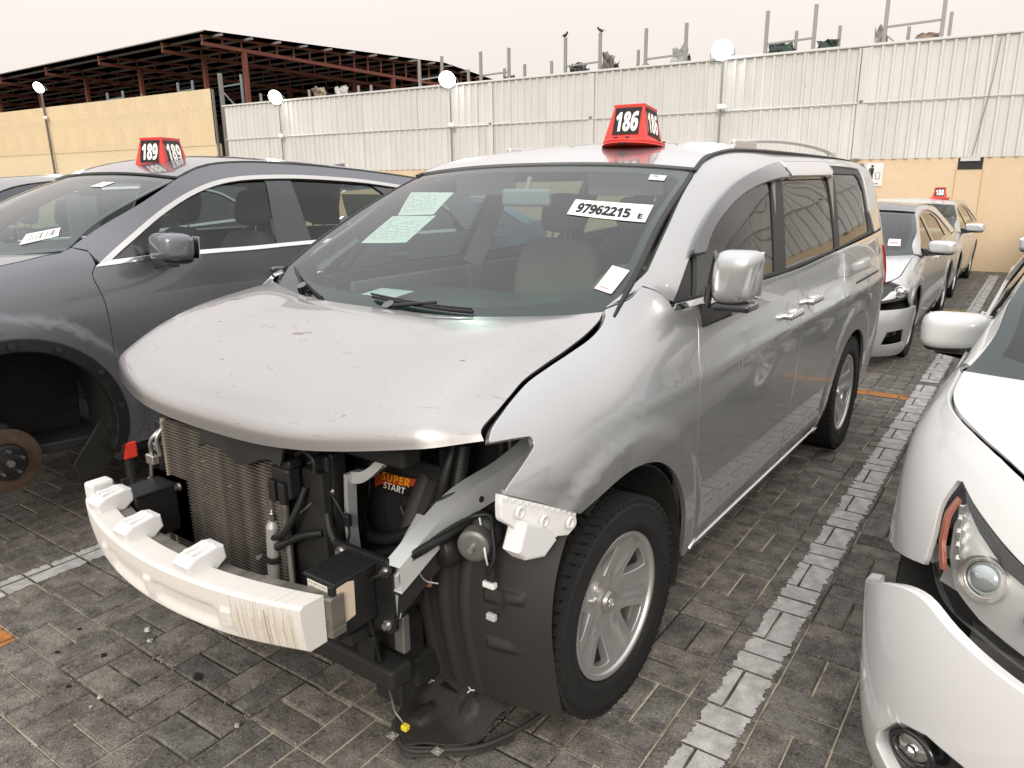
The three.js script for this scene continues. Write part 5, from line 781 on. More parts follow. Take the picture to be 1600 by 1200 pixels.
function buildCar(P, root) {
  const Q = carSurf(P), { S, F, yb, he, yr } = Q, M = P.paint, lo = P.ylow || .2, h = P.h || .04;
  const cz = P.cowl[0], hz = P.hdr[0], hy = P.hdr[1];
  const pillar = t => [lerp(P.pb[0], hz, t), lerp(P.pb[1], hy, t)];
  const archPts = (c, a0, a1) => arc(c + (P.az || 0), P.yw, P.R, P.R, a0, a1, 26);
  const run = (a, b, f, n = 12) => { const o = []; for (let i = 0; i <= n; i++) { const z = lerp(a, b, i / n); o.push([z, f(z)]); } return o; };
  const D = P.cuts;                                 // z of door cuts at belt / mid / sill
  for (const sd of [1, -1]) {
    const map = side(S, sd), dir = [sd, .15, 0], A = (o, m, n, q = {}) => mesh(n, panel(o, map, { dir, h, t: .016, ...q }), m, q.to || root, q.label);
    const c0 = crv(D[0], 5), c1 = crv(D[1], 5), c2 = crv(D[2], 5), gp = .004;
    const fEnd = P.fEnd;                            // front end of the wing [zTop, zBottom(bumper line), yBottom]
    if (!P.noFender) A([...run(fEnd[0], cz + .02, z => he(z) - .004), ...(P.wingTail || [[P.pb[0] + .04, P.pb[1] - .015]]), ...c0.map(p => [p[0] + gp, p[1]]), ...(D[0][D[0].length - 1][1] < P.yw ? archPts(0, 195, P.archEnd || 30) : archPts(0, 180, P.archEnd || 30)), ...(P.wingFront || [[fEnd[1], fEnd[2]]])], M, 'front_fender');
    A([...c0.map(p => [p[0] - gp, p[1]]), ...c1.slice().reverse().map(p => [p[0] + gp, p[1]]), ...run(D[1][0][0], D[0][0][0] - .02, z => yb(z) - .004)], M, 'front_door');
    A([...c1.map(p => [p[0] - gp, p[1]]), ...c2.slice().reverse().map(p => [p[0] + gp, p[1]]), ...run(D[2][0][0], D[1][0][0], z => yb(z) - .004)], M, 'rear_door');
    A([...c2.map(p => [p[0] - gp, p[1]]), ...archPts(-P.wb, 15, 178).map(p => p), [P.zr + .35, P.yw - .05], [P.zr + .06, P.yw], [P.zr + .05, yb(P.zr + .3) - .12], [P.zr + .12, yb(P.zr + .3) - .01], ...run(P.zr + .2, D[2][0][0] - .01, z => yb(z) - .004)], M, 'rear_quarter_panel');
    A([[D[0][0][0] - .1, lo + .06], [-P.wb + P.R + .02, lo + .06], [-P.wb + P.R + .02, lo - .03], [-P.R - .02, lo - .03]], P.sillMat || MAT.plastic, 'sill', { t: .06, off: -.006 });
    const top = P.glassTop, g = P.glass;
    // painted frame round the windows: pillar, roof rail, rear pillar
    A([...Array.from({ length: 9 }, (_, i) => pillar(i / 8)), ...run(hz - .02, P.roofEnd, z => yr(z), 22), ...P.rearPillar, ...crv(top.slice().reverse(), 4), [P.pb[0] - .06, P.pb[1] - .012]], M, 'pillar_and_roof_rail', { h: .03 });
    const rim = [...crv(top, 4), ...run(top[top.length - 1][0], top[0][0] - .02, z => yb(z) + .004, 14)];
    A(rim, MAT.gloss, 'window_frame', { off: -.01, t: .02, holes: g });
    for (const [i, o] of g.entries()) A(o.map(p => [p[0], p[1], p[2]]), (P.glassMats ? P.glassMats[i] : P.glassMat) || MAT.glass, i === 0 ? 'front_door_window' : 'rear_door_window', { off: -.017, t: .003, r: .001 });
    if (P.chrome) {
      A([...run(top[0][0] + .03, top[top.length - 1][0], z => yb(z) - .002, 20), ...run(top[top.length - 1][0], top[0][0] - .02, z => yb(z) + .018, 20)], MAT.chrome, 'belt_moulding', { off: .004, t: .01 });
      const tc = crv(top, 4), nn = tc.map((p, i) => { const a = tc[Math.max(0, i - 1)], b = tc[Math.min(tc.length - 1, i + 1)], l = Math.hypot(b[0] - a[0], b[1] - a[1]); return [p[0] - (b[1] - a[1]) / l * P.chrome, p[1] + (b[0] - a[0]) / l * P.chrome]; });
      A([...tc.map((p, i) => [lerp(p[0], nn[i][0], -1), lerp(p[1], nn[i][1], -1)]).map((p, i) => [tc[i][0], tc[i][1]]), ...nn.reverse()], MAT.alu, 'window_moulding', { off: .004, t: .01, r: .003 });
    }
    for (const [z, k] of P.handles) { const y = yb(z) + P.handleDy, x = S(y, z); mesh('door_handle', [new THREE.CapsuleGeometry(.012, .15, 6, 10).rotateX(PI / 2).scale(.8, 1.2, 1).translate(sd * (x + .026), y, z), box(.03, .018, .022, sd * (x + .01), y, z + .07, .006), box(.03, .018, .022, sd * (x + .01), y, z - .07, .006)], P.handleMat || M, root); }
    // mirror
    const mr = sub('side_mirror', root), [mz, my] = P.mirror, mx = S(my, mz) + P.mirrorOut;
    mesh('mirror_cap', blob(P.mirrorSize[0], P.mirrorSize[1], P.mirrorSize[2], .5).rotateY(sd * -.12).translate(sd * mx, my + P.mirrorUp, mz), P.mirrorMat || M, mr);
    mesh('mirror_base', [blob(P.mirrorSize[0] * .93, P.mirrorSize[1] * .55, P.mirrorSize[2] * .9, .5).translate(sd * (mx - .004), my + P.mirrorUp - P.mirrorSize[1] * .62, mz - .004), extr([[0, -.02], [.12, .0], [.12, .035], [0, .05]], .06, .01).scale(sd, 1, 1).translate(sd * (S(my, mz) - .02), my - .015, mz - .05)], MAT.gloss, mr);
    mesh('mirror_glass', box(P.mirrorSize[0] * 1.8, P.mirrorSize[1] * 1.5, .004, sd * mx, my + P.mirrorUp, mz - P.mirrorSize[2] * .98, .002), MAT.chrome, mr);
    for (const c of [0, -P.wb]) mesh('wheel_well', gridSurf((u, v) => { const a = lerp(-.12, 1.1, v) * PI, r = P.R - .012; return new V3(sd * lerp(P.W * .58, P.W * .965, u), P.yw + r * Math.sin(a), c + (P.az || 0) - r * Math.cos(a)); }, 6, 26, .006, sd < 0), MAT.blackGrime, root);
    if (!P.noTail) mesh('tail_lamp', panel([[P.zr + .08, yb(P.zr + .3) - .08, .02], [P.zr + .3, yb(P.zr + .3) - .05, .02], [P.zr + .28, yb(P.zr + .3) - .2, .02], [P.zr + .06, yb(P.zr + .3) - .24, .02]], side((y, z) => S(y, z) + .006, sd), { dir }), MAT.red, root);
  }
  // windscreen, roof, rear window, bonnet
  const wsE = t => { const [z, y] = pillar(t); return new V3(S(y, z), y, z); }, wsF = (s, t) => { const e = wsE(t), c = new V3(0, lerp(P.wsC[0][1], P.wsC[1][1], t), lerp(P.wsC[0][0], P.wsC[1][0], t)), k = Math.pow(Math.abs(s), 2.2); return new V3(s * e.x, lerp(c.y, e.y, k) + .022 * Math.sin(PI * clamp(t, 0, 1)), lerp(c.z, e.z, k) + .012 * Math.sin(PI * clamp(t, 0, 1))); };
  const wl = P.wsL || .8, wmap = (a, b) => wsF(a / (P.W * .8), b / wl), wq = o => o.map(([s, v, r]) => [s * P.W * .8, v * wl, r]);
  const ws = mesh('windshield', panel(wq([[-.985, -.04], [.985, -.04], [.985, .99], [-.985, .99]]), wmap, { dir: UP, h, t: .004, r: .001 }), MAT.glass, root);
  mesh('black_border', panel(wq([[-.99, -.045], [.99, -.045], [.99, 1], [-.99, 1]]), wmap, { dir: UP, h, t: 0, off: -.004, holes: [wq([[-.93, .1], [.93, .1], [.94, .9], [.9, .94], [-.9, .94], [-.94, .9]])] }), MAT.frit, ws);
  P.wsMap = wmap; P.wq = wq; P.ws = ws;
  const rc = z => hermite(P.roofC.map(p => p[0]), P.roofC.map(p => p[1]), z), rY = (x, z) => { const e = S(yr(z), z); return lerp(rc(z), yr(z), Math.pow(clamp(Math.abs(x) / e, 0, 1), 2.3)); };
  P.roofY = rY;
  mesh('roof', gridSurf((u, v) => { const s = 2 * u - 1, zz = lerp(P.wsC[1][0] + (hz - P.wsC[1][0]) * s * s - .006, P.roofEnd, v), x = s * (S(yr(Math.min(zz, hz)), Math.min(zz, hz)) - .004); return new V3(x, rY(x, Math.min(zz, P.wsC[1][0])), zz); }, 28, 36, .012, true), P.roofMat || M, root);
  mesh('hood', gridSurf((u, v) => {
    const s = 2 * u - 1, a = Math.abs(s), z0 = lerp(cz + .01, P.hoodTip[0], v), e = new V3(S(he(z0) + .002, z0) - .004, he(z0), z0), zc = lerp(P.hoodC[0][0], P.hoodC[P.hoodC.length - 1][0], v), yc = hermite(P.hoodC.map(p => p[0]), P.hoodC.map(p => p[1]), zc);
    return new V3(s * e.x, lerp(yc, e.y, Math.pow(a, 2.6)) + (P.hoodCrease || 0) * Math.exp(-(((a - .72) / .1) ** 2)), lerp(zc, e.z, Math.pow(a, lerp(2.2, 3.2, v))));
  }, 48, 40, .012, true), M, root);
  mesh('cowl', gridSurf((u, v) => { const s = 2 * u - 1, a = wsF(s * .97, .0), z0 = P.hoodC[0][0]; return new V3(a.x, a.y - .02 - .03 * v, a.z + .14 * v); }, 20, 4, .008, true), MAT.plastic, root);
  if (P.rearGlass) mesh('rear_window', gridSurf((u, v) => { const s = 2 * u - 1, [a, b] = P.rearGlass, z = lerp(a[0], b[0], v), y = lerp(a[1], b[1], v); return new V3(s * (S(Math.min(y, yr(z)), z) - .06), y, z - .03 * (1 - s * s)); }, 14, 8, .004, true), MAT.tint, root);
  if (P.trunk) mesh('trunk_lid', gridSurf((u, v) => { const s = 2 * u - 1, z = lerp(P.trunk[0][0], P.zr + .05, v), y = hermite(P.trunk.map(p => p[0]).reverse(), P.trunk.map(p => p[1]).reverse(), z); return new V3(s * (S(yb(Math.max(z, P.zr + .2)), Math.max(z, P.zr + .1)) - .01), y - .03 * s * s, z); }, 16, 12, .01, true), M, root);
  mesh('rear_bumper', gridSurf((u, v) => { const s = 2 * u - 1, y = lerp(.25, yb(P.zr + .3) - .06, v); return new V3(s * P.W * .96 * Math.pow(1 - Math.pow(Math.abs(s), 8) * .02, 1), y, P.zr + .12 + .1 * Math.pow(Math.abs(s), 4) - .1 * (1 - v) * .4); }, 18, 8, .02, true), M, root);
  mesh('floor_pan', [box(P.W * 1.7, .05, P.wb + .6, 0, lo + .04, -P.wb / 2 - .3, .01), box(P.W * 1.3, .04, .7, 0, lo + .04, .1, .01), box(P.W * 1.6, .5, .03, 0, lo + .4, cz - .25, .01)], MAT.black, root);
  // cabin
  const sm = P.seatMat || MAT.seatDark, zs0 = P.seatZ;
  for (const x of [-.37, .37]) { seat('front_seat', root, x * P.W / .92, P.seatY, zs0, sm); } seat('rear_seat', root, 0, P.seatY + .02, zs0 - .85, sm, { w: 1.2 });
  mesh('dashboard', gridSurf((u, v) => { const s = 2 * u - 1, w = wsF(s * .93, .03); return new V3(s * P.W * .86, lerp(w.y - .02, yb(cz - .6) - .05, sst(0, .5, v)) - .4 * sst(.7, 1, v), lerp(w.z - .02, w.z - .52, v)); }, 24, 16, .02, true), MAT.dash, root);
  steering(root, .37 * P.W / .92, P.seatY + .42, zs0 + .48, MAT.darkTrim);
  mesh('interior_mirror', box(.24, .065, .03, 0, hy - .06, hz + .12, .02, 2), MAT.black, root);
  if (P.fascia) P.fascia(Q);
  if (P.wheels !== false) for (const [x, z] of [[1, 0], [-1, 0], [1, -P.wb], [-1, -P.wb]]) { if (P.skipWheel && P.skipWheel(x, z)) continue; const w = makeWheel(root, P.yw, P.rim, .21, P.wheelKind || 'ten', x); w.position.set(x * (P.W - .125), P.yw, z + (P.az || 0)); w.rotation.set(1 + z, x < 0 ? PI : 0, 0, 'YXZ'); }
  return Q;
}
function blob(a, b, c, e) { const q = new THREE.SphereGeometry(1, 36, 24), p = q.attributes.position; q.rotateX(PI / 2); for (let i = 0; i < p.count; i++) { const f = t => Math.sign(t) * Math.pow(Math.abs(t), e); p.setXYZ(i, f(p.getX(i)) * a, f(p.getY(i)) * b, Math.sign(p.getZ(i)) * Math.pow(Math.abs(p.getZ(i)), .8) * c); } q.computeVertexNormals(); q.deleteAttribute('uv'); return q; }
// ---------- roof markers ----------
function roofMarker(no, x, y, z, turn, label, tilt = 0) {
  const g = thing('roof_marker', label, 'roof sign', 'red numbered roof markers'); g.position.set(x, y, z); g.rotation.set(tilt, turn, 0, 'YXZ');
  const red = phy([0.72, 0.045, 0.03], { roughness: .42, clearcoat: .3 }), b = .112, t = .078, hh = .172, sh = new THREE.CylinderGeometry(t * 1.414, b * 1.414, hh, 4, 1, true).rotateY(PI / 4).toNonIndexed(); sh.computeVertexNormals();
  mesh('shell', [sh.translate(0, hh / 2 + .02, 0), extr([[-t, -t], [t, -t], [t, t], [-t, t]], .006, .003, [arc(0, 0, .035, .022, 0, 360, 20).slice(0, -1)]).rotateX(-PI / 2).translate(0, hh + .018, 0)], red, g);
  mesh('base_flange', [new THREE.CylinderGeometry(.152, .158, .014, 40).translate(0, .013, 0), new THREE.TorusGeometry(.152, .007, 8, 40).rotateX(PI / 2).translate(0, .02, 0)], red, g);
  for (const [a, c] of [[.13, 0], [-.13, 0], [0, .13], [0, -.13]]) mesh('magnet', new THREE.CylinderGeometry(.02, .022, .014, 14).translate(a, .007, c), MAT.black, g);
  for (const [a, c] of [[.03, .146], [-.03, .146], [.146, .03], [.146, -.03]]) mesh('rivet_slot', box(.022, .008, .012, a, .03, c, .003), MAT.black, g);
  const tx = std([1, 1, 1], { roughness: .6, map: canvasTex(256, 256, (q, w, h) => { q.fillStyle = '#1b1310'; q.fillRect(0, 0, w, h); q.fillStyle = '#fbf6f0'; q.font = 'bold 200px sans-serif'; q.textAlign = 'center'; q.textBaseline = 'middle'; q.save(); q.translate(w / 2, h / 2 + 8); q.scale(.68, 1.2); q.lineWidth = 9; q.strokeStyle = '#fbf6f0'; q.fillText(no, 0, 0); q.strokeText(no, 0, 0); q.restore(); }) });
  const sl = Math.atan2(b - t, hh);
  for (let k = 0; k < 4; k++) mesh('number_plate', new THREE.BoxGeometry(.138, .134, .002).rotateX(-sl).translate(0, hh * .56 + .02, lerp(b, t, .56) + .003).rotateY(k * PI / 2), tx, g);
  return g;
}
roofMarker('186', .3, roofY(.3, -1.28) + .002, -1.28, .06, 'red roof marker numbered 186 on the silver minivan', -.12).scale.setScalar(.9);

function sheetOnGlass(P, pts, draw, w, h, name, label, off = .003) {
  const q = P.wq(pts), g = panel(q, P.wsMap, { dir: UP, t: 0, off, raw: true, h: .03 }), A = q[3], ux = [q[2][0] - A[0], q[2][1] - A[1]], uy = [q[0][0] - A[0], q[0][1] - A[1]], D = ux[0] * uy[1] - ux[1] * uy[0], u = g.attributes.uv;
  for (let i = 0; i < u.count; i++) { const x = u.getX(i) - A[0], y = u.getY(i) - A[1]; u.setXY(i, clamp((x * uy[1] - y * uy[0]) / D, 0, 1), clamp((ux[0] * y - ux[1] * x) / D, 0, 1)); }
  mesh(name, g, std([.85, .84, .82], { map: canvasTex(w, h, draw), roughness: .75 }), P.ws, label);
}
const barcode = (g, w, h) => { g.fillStyle = '#f6f3ee'; g.fillRect(0, 0, w, h); g.fillStyle = '#222'; for (let x = 30; x < w - 30; x += 7) if (H(x, 2, 4) > .35) g.fillRect(x, 20, 3 + 3 * H(x, 5, 5), h - 40); };

// ---------- dark SUV on a stand, front wheel off ----------
const suvP = {
  W: .92, zf: .93, zr: -3.72, zw: .42, zb: -3.2, nn: 2.4, nose: .15, wb: 2.7, yw: .36, R: .475, rim: .225, tumble: .46, ytop: 1.52, ylow: .25, paint: MAT.charcoal, h: .036,
  belt: [[-3.4, 1.36], [-2.9, 1.335], [-2.3, 1.295], [-1.54, 1.238], [-1.24, 1.213], [-.86, 1.188], [-.4, 1.14], [0, 1.1]],
  hoodE: [[-.6, 1.2], [-.26, 1.2], [-.1, 1.165], [.1, 1.12], [.45, 1.03], [.8, .9]], cowl: [-.28, 1.2], pb: [-.33, 1.226], hdr: [-.93, 1.572],
  roofE: [[-3.4, 1.62], [-2.9, 1.69], [-2.4, 1.712], [-1.9, 1.714], [-1.5, 1.702], [-1.3, 1.685], [-1.15, 1.66], [-1.04, 1.625], [-.93, 1.572]], roofC: [[-3.4, 1.66], [-2.8, 1.735], [-2.2, 1.76], [-1.6, 1.752], [-1.2, 1.71], [-.86, 1.6]], roofEnd: -3.3,
  wsC: [[-.06, 1.17], [-.86, 1.6]], hoodC: [[-.1, 1.17], [.2, 1.14], [.55, 1.06], [.85, .92]], hoodTip: [.55, .98], wsL: .95,
  cuts: [[[-.39, 1.138], [-.372, 1.1], [-.404, .983], [-.422, .831], [-.444, .484], [-.452, .26]], [[-1.545, 1.236], [-1.56, 1.18], [-1.6, .95], [-1.61, .6], [-1.57, .26]], [[-2.5, 1.3], [-2.52, 1.1], [-2.46, .85], [-2.3, .6], [-2.16, .26]]],
  fEnd: [.5, .6, .75], wingFront: [[.62, .74], [.6, .86]], archEnd: 40, wingTail: [[-.325, 1.221], [-.388, 1.204], [-.395, 1.15]],
  glassTop: [[-.42, 1.155], [-.577, 1.262], [-.76, 1.392], [-1.01, 1.526], [-1.23, 1.597], [-1.574, 1.64], [-1.954, 1.657], [-2.38, 1.654], [-2.8, 1.61], [-3.0, 1.5]],
  glass: [[[-.6, 1.185], [-.6, 1.245, .02], [-.744, 1.36], [-.958, 1.494], ...crv([[-1.05, 1.535], [-1.152, 1.575], [-1.3, 1.6], [-1.485, 1.612]], 4), [-1.425, 1.25]], [[-1.67, 1.27], [-1.66, 1.628], [-2.3, 1.642, .03], [-2.4, 1.58], [-2.44, 1.33, .03]]],
  rearPillar: [[-3.34, 1.5], [-3.4, 1.37], [-3.1, 1.36]], chrome: .02, handles: [[-1.42], [-2.35]], handleDy: -.12, mirror: [-.69, 1.16], mirrorOut: .14, mirrorUp: .075, mirrorSize: [.115, .07, .085], seatZ: -1.25, seatY: .62, rearGlass: [[-3.28, 1.62], [-3.55, 1.25]], skipWheel: (x, z) => x > 0 && z === 0, wheelKind: 'ten', glassMats: [MAT.clear, MAT.tint],
};
const suv = thing('dark_suv', 'dark grey SUV with its front wheel missing, number 189 on its roof', 'SUV');
suv.position.set(-2.57, .0, -2.0); { suv.rotation.x = -Math.atan(.2 / 2.7); }
const suvIn = suv; const suvQ = buildCar(suvP, suv); for (const c of suv.children) c.position.z += 2.7;
{
  const S = suvQ.S, g = suv, Z = 2.7, place = m => { m.position.z += Z; return m; };
  // arch edge, bare hub and rusty disc
  place(mesh('arch_trim', panel([...arc(0, .36, .478, .478, 196, 30, 34), ...arc(0, .36, .43, .43, 30, 196, 34)], side((y, z) => S(y, z) + .004, 1), { dir: [1, 0, 0], h: .03, t: .05, r: .008 }), MAT.plastic, g));
  for (const a of [88, 112, 140, 165]) place(mesh('trim_clip', new THREE.CylinderGeometry(.012, .014, .012, 14).rotateZ(PI / 2).translate(S(.36 + .455 * Math.sin(a * PI / 180), .455 * Math.cos(a * PI / 180)) + .012, .36 + .455 * Math.sin(a * PI / 180), .455 * Math.cos(a * PI / 180)), MAT.black, g));
  place(mesh('inner_liner', [box(.03, .5, .86, .5, .5, 0, .01), box(.36, .03, .5, .66, .8, -.02, .01)], MAT.blackGrime, g));
  const hub = place(sub('bare_hub', g)), hx = .79, hy = .275, hz = .03, ring = (r0, r1, d) => lathe([[r0, -d], [r1, -d], [r1, d], [r0, d], [r0, -d]], 48).rotateZ(-PI / 2);
  mesh('brake_disc', ring(.07, .148, .012).translate(hx, hy, hz), MAT.rust, hub); mesh('disc_hat', [lathe([[0, .04], [.02, .042], [.022, .032], [.07, .03], [.082, .022], [.086, -.01]], 40).rotateZ(-PI / 2).translate(hx + .01, hy, hz)], MAT.plastic, hub);
  for (let k = 0; k < 5; k++) { const a = k / 5 * 2 * PI + .3; mesh('wheel_stud', rod([hx + .03, hy + .055 * Math.sin(a), hz + .055 * Math.cos(a)], [hx + .065, hy + .055 * Math.sin(a), hz + .055 * Math.cos(a)], .007, 8), MAT.alu, hub); }
  mesh('axle_nut', rod([hx + .04, hy, hz], [hx + .07, hy, hz], .016, 6), MAT.steel, hub); mesh('knuckle', [box(.1, .22, .12, hx - .09, hy + .05, hz, .03), rod([hx - .12, hy + .1, hz], [hx - .2, hy + .5, hz - .03], .03, 12), box(.3, .05, .1, hx - .25, hy - .12, hz, .02), rod([hx - .13, hy, hz], [.2, hy + .02, hz], .025, 10)], MAT.blackGrime, hub);
  place(mesh('splash_shield', panel([[-.43, .28], [-.46, .3], [-.4, .12], [-.28, .1], [-.25, .2], [-.36, .4]], side((y, z) => S(y, z) - .04, 1), { dir: [1, 0, 0], t: .01 }), MAT.blackGrime, g));
  place(mesh('antenna_fin', panel([[-2.55, 1.755], [-2.62, 1.8], [-2.7, 1.815], [-2.72, 1.75]], (z, y) => new V3(.02 * (1 - (y - 1.75) / .08), y, z), { dir: [1, 0, 0], t: .03, r: .008 }), MAT.charcoal, g)); 
  sheetOnGlass(suvP, [[.62, .175], [.8, .235], [.86, .135], [.68, .06]], barcode, 256, 96, 'sticker', 'white barcode label on the lower windscreen'); sheetOnGlass(suvP, [[.38, .86], [.52, .86], [.5, .78], [.36, .78]], (q, w, h) => { q.fillStyle = '#e8efe9'; q.fillRect(0, 0, w, h); }, 32, 16, 'sticker', 'small pale sticker at the windscreen top');
  roofMarker('189', -2.36, 1.745, -.56, .32, 'red roof marker numbered 189 on the dark grey SUV', -.02).scale.setScalar(.93);
  // stand under the sill
  const js = thing('jack_stand', 'black and red jack stand under the dark SUV sill', 'jack stand'); js.position.set(-1.72, 0, .19);
  mesh('post', [rod([0, .1, 0], [0, .36, 0], .022, 12), box(.03, .06, .05, 0, .22, .03, .008)], MAT.black, js); mesh('saddle', [box(.07, .09, .075, 0, .39, 0, .012)], MAT.orange, js); for (const a of [.4, 2, 3.6, 5.2]) mesh('leg', bar([.015 * Math.cos(a), .2, .015 * Math.sin(a)], [.1 * Math.cos(a), 0.012, .1 * Math.sin(a)], .03, .012), MAT.black, js);
}
// ---------- fascia shared by the small background cars ----------
function simpleFascia(P, root, o = {}) {
  return Q => {
    const { F } = Q, h = P.h || .04, A = (out, m, n, q = {}) => mesh(n, panel(out, F, { dir: [0, 0, 1], h: .03, t: .014, ...q }), m, q.to || root, q.label);
    const yt = o.yt || .66, end = 1 + (P.zw - P.R * .95) / .8;
    const L = [...Array.from({ length: 13 }, (_, i) => { const u = -end + 2 * end * i / 12; return [u, yt + (o.up || .0) * Math.abs(u) - (o.dip || .06) * Math.exp(-((u / .5) ** 2))]; })];
    A([...L, [end - .06, .22], [.9, .19], [-.9, .19], [-end + .06, .22]], P.paint, 'front_bumper', { holes: [[[-.33, .3, .02], [.33, .3, .02], [.38, .5, .03], [-.38, .5, .03]], ...[-1, 1].map(s => [[s * .56, .3, .02], [s * .86, .32, .02], [s * .8, .46, .02], [s * .6, .44, .02]])] });
    A([[-.4, .28], [.4, .28], [.42, .52], [-.42, .52]], MAT.gloss, 'lower_grille', { off: -.03, t: .01 }); for (const y of [.34, .4, .46]) A([[-.36, y], [.36, y], [.36, y + .014], [-.36, y + .014]], MAT.plastic, 'grille_bar', { off: -.015, t: .01 });
    for (const s of [-1, 1]) {
      A([[s * .53, .28], [s * .88, .3], [s * .82, .48], [s * .57, .46]], MAT.gloss, 'fog_recess', { off: -.035, t: .01 }); const p = F(s * .7, .38); mesh('fog_lamp', [new THREE.SphereGeometry(.04, 16, 10).scale(1, 1, .5).translate(p.x, p.y, p.z - .02)], MAT.lens, root); A([[s * .6, .435], [s * .82, .45], [s * .82, .462], [s * .6, .447]], MAT.chrome, 'fog_trim', { off: .002, t: .01 });
      const hl = [[s * .5, yt - .03, .01], [s * .54, yt + .12, .02], [s * .8, yt + .17, .03], [s * 1.06, yt + .185, .03], [s * 1.16, yt + .165, .02], [s * .98, yt + .02, .02]], g = sub('headlight', root);
      A(hl, MAT.plastic, 'lamp_bucket', { off: -.04, t: .01, to: g }); A(hl, MAT.lens, 'lamp_glass', { off: .003, t: .03, r: .004, to: g }); const c = F(s * .78, yt + .065); mesh('projector', [new THREE.SphereGeometry(.045, 20, 14).translate(c.x - s * .01, c.y, c.z - .03), new THREE.TorusGeometry(.048, .008, 8, 24).translate(c.x - s * .01, c.y, c.z - .012)], MAT.reflector, g); A([[s * .97, yt + .05], [s * 1.08, yt + .13], [s * 1.02, yt + .13], [s * .92, yt + .06]], MAT.amber, 'turn_signal', { off: -.012, t: .006, to: g }); A([[s * .56, yt], [s * .68, yt + .08], [s * .9, yt + .12], [s * .72, yt + .02]], MAT.reflector, 'reflector', { off: -.03, t: .006, to: g });
    }
    A([[-.44, yt - .05, .02], [.44, yt - .05, .02], [.5, yt + .1, .03], [-.5, yt + .1, .03]], MAT.gloss, 'grille', { off: -.02, t: .01 }); A([[-.44, yt + .1], [.44, yt + .1], [.43, yt + .085], [-.43, yt + .085]], MAT.chrome, 'grille_bar', { off: .0, t: .012 }); A([[-.43, yt + .02], [.43, yt + .02], [.43, yt + .035], [-.43, yt + .035]], MAT.chrome, 'grille_bar', { off: -.004, t: .012 }); mesh('emblem', new THREE.TorusGeometry(.05, .008, 8, 28).translate(0, yt + .05, F(0, yt + .05).z + .005), MAT.chrome, root);
    mesh('radiator_core', box(P.W * 1.5, .5, .04, 0, .5, P.zf - .4, .02), std([.3, .29, .27], { roughness: .7 }), root);
  };
}
const sedanBase = (paint, root, o = {}) => {
  const P = {
    W: .9, zf: .92, zr: -3.72, zw: .38, zb: -3.2, nn: 2.5, nose: .22, wb: 2.65, yw: .325, R: .4, rim: .21, tumble: .5, ytop: 1.28, ylow: .2, paint, h: .045,
    belt: [[-3.4, 1.06], [-2.6, 1.03], [-1.5, .99], [-.6, .955], [-.2, .93]], hoodE: [[-.6, 1.0], [-.25, .985], [0, .955], [.4, .87], [.75, .77]], cowl: [-.3, .985], pb: [-.33, 1.0], hdr: [-1.12, 1.37],
    roofE: [[-3.0, 1.2], [-2.6, 1.37], [-2.2, 1.415], [-1.7, 1.435], [-1.35, 1.42], [-1.12, 1.37]], roofC: [[-3.0, 1.24], [-2.5, 1.41], [-2.1, 1.455], [-1.6, 1.475], [-1.3, 1.46], [-1.05, 1.395]], roofEnd: -2.55,
    wsC: [[.0, .97], [-1.05, 1.395]], hoodC: [[-.1, .975], [.2, .95], [.55, .88], [.84, .77]], hoodTip: [.62, .81], wsL: 1.05,
    cuts: [[[-.42, .945], [-.43, .8], [-.42, .6], [-.42, .23]], [[-1.42, .982], [-1.44, .8], [-1.45, .5], [-1.42, .23]], [[-2.35, 1.015], [-2.4, .85], [-2.34, .7], [-2.2, .5], [-2.16, .23]]], fEnd: [.58, .5, .66], wingFront: [[.42, .62], [.45, .7], [.3, .82], [.5, .86]].slice(0, 2),
    glassTop: [[-.5, .97], [-.75, 1.12], [-1.0, 1.25], [-1.25, 1.345], [-1.6, 1.385], [-2.1, 1.365], [-2.45, 1.28], [-2.75, 1.12], [-2.85, 1.06]], glass: [[[-.66, .985], [-.68, 1.04], [-.9, 1.165], [-1.1, 1.26], [-1.36, 1.345], [-1.4, 1.0]], [[-1.5, 1.005], [-1.5, 1.355], [-2.05, 1.34, .05], [-2.3, 1.26], [-2.42, 1.06, .03]]],
    rearPillar: [[-2.75, 1.28], [-3.1, 1.12], [-3.2, 1.06], [-2.95, 1.055]], handles: [[-1.3], [-2.2]], handleDy: -.1, mirror: [-.66, .985], mirrorOut: .15, mirrorUp: .06, mirrorSize: [.125, .07, .085], seatZ: -1.2, seatY: .48, rearGlass: [[-2.55, 1.4], [-3.05, 1.1]], trunk: [[-3.05, 1.1], [-3.4, 1.09], [-3.67, 1.05]], wheelKind: 'five', sillMat: paint, ...o,
  };
  if (!o.noFascia) P.fascia = simpleFascia(P, root, o.fascia0 || { yt: .655 }); return P;
};
// silver sedan behind the minivan, bumper knocked loose
const sedan = thing('silver_sedan', 'silver sedan with a loose front bumper, just behind the minivan', 'sedan'); sedan.position.set(.0, 0, -6.02); sedan.rotation.y = .012; sedan.scale.y = .945;
{ const P = sedanBase(MAT.silver2, sedan, { roofMat: MAT.gloss }); buildCar(P, sedan); const b = sedan.children.find(c => c.name === 'front_bumper'); b.rotation.z = -.03; b.position.set(.03, -.045, .03);
  sheetOnGlass(P, [[.72, .32], [.86, .3], [.87, .16], [.73, .18]], (g, w, h) => { g.fillStyle = '#f8f5f2'; g.fillRect(0, 0, w, h); g.fillStyle = '#b99'; g.fillRect(8, 30, 46, 14); }, 64, 64, 'sticker', 'white square tag on the windscreen'); }
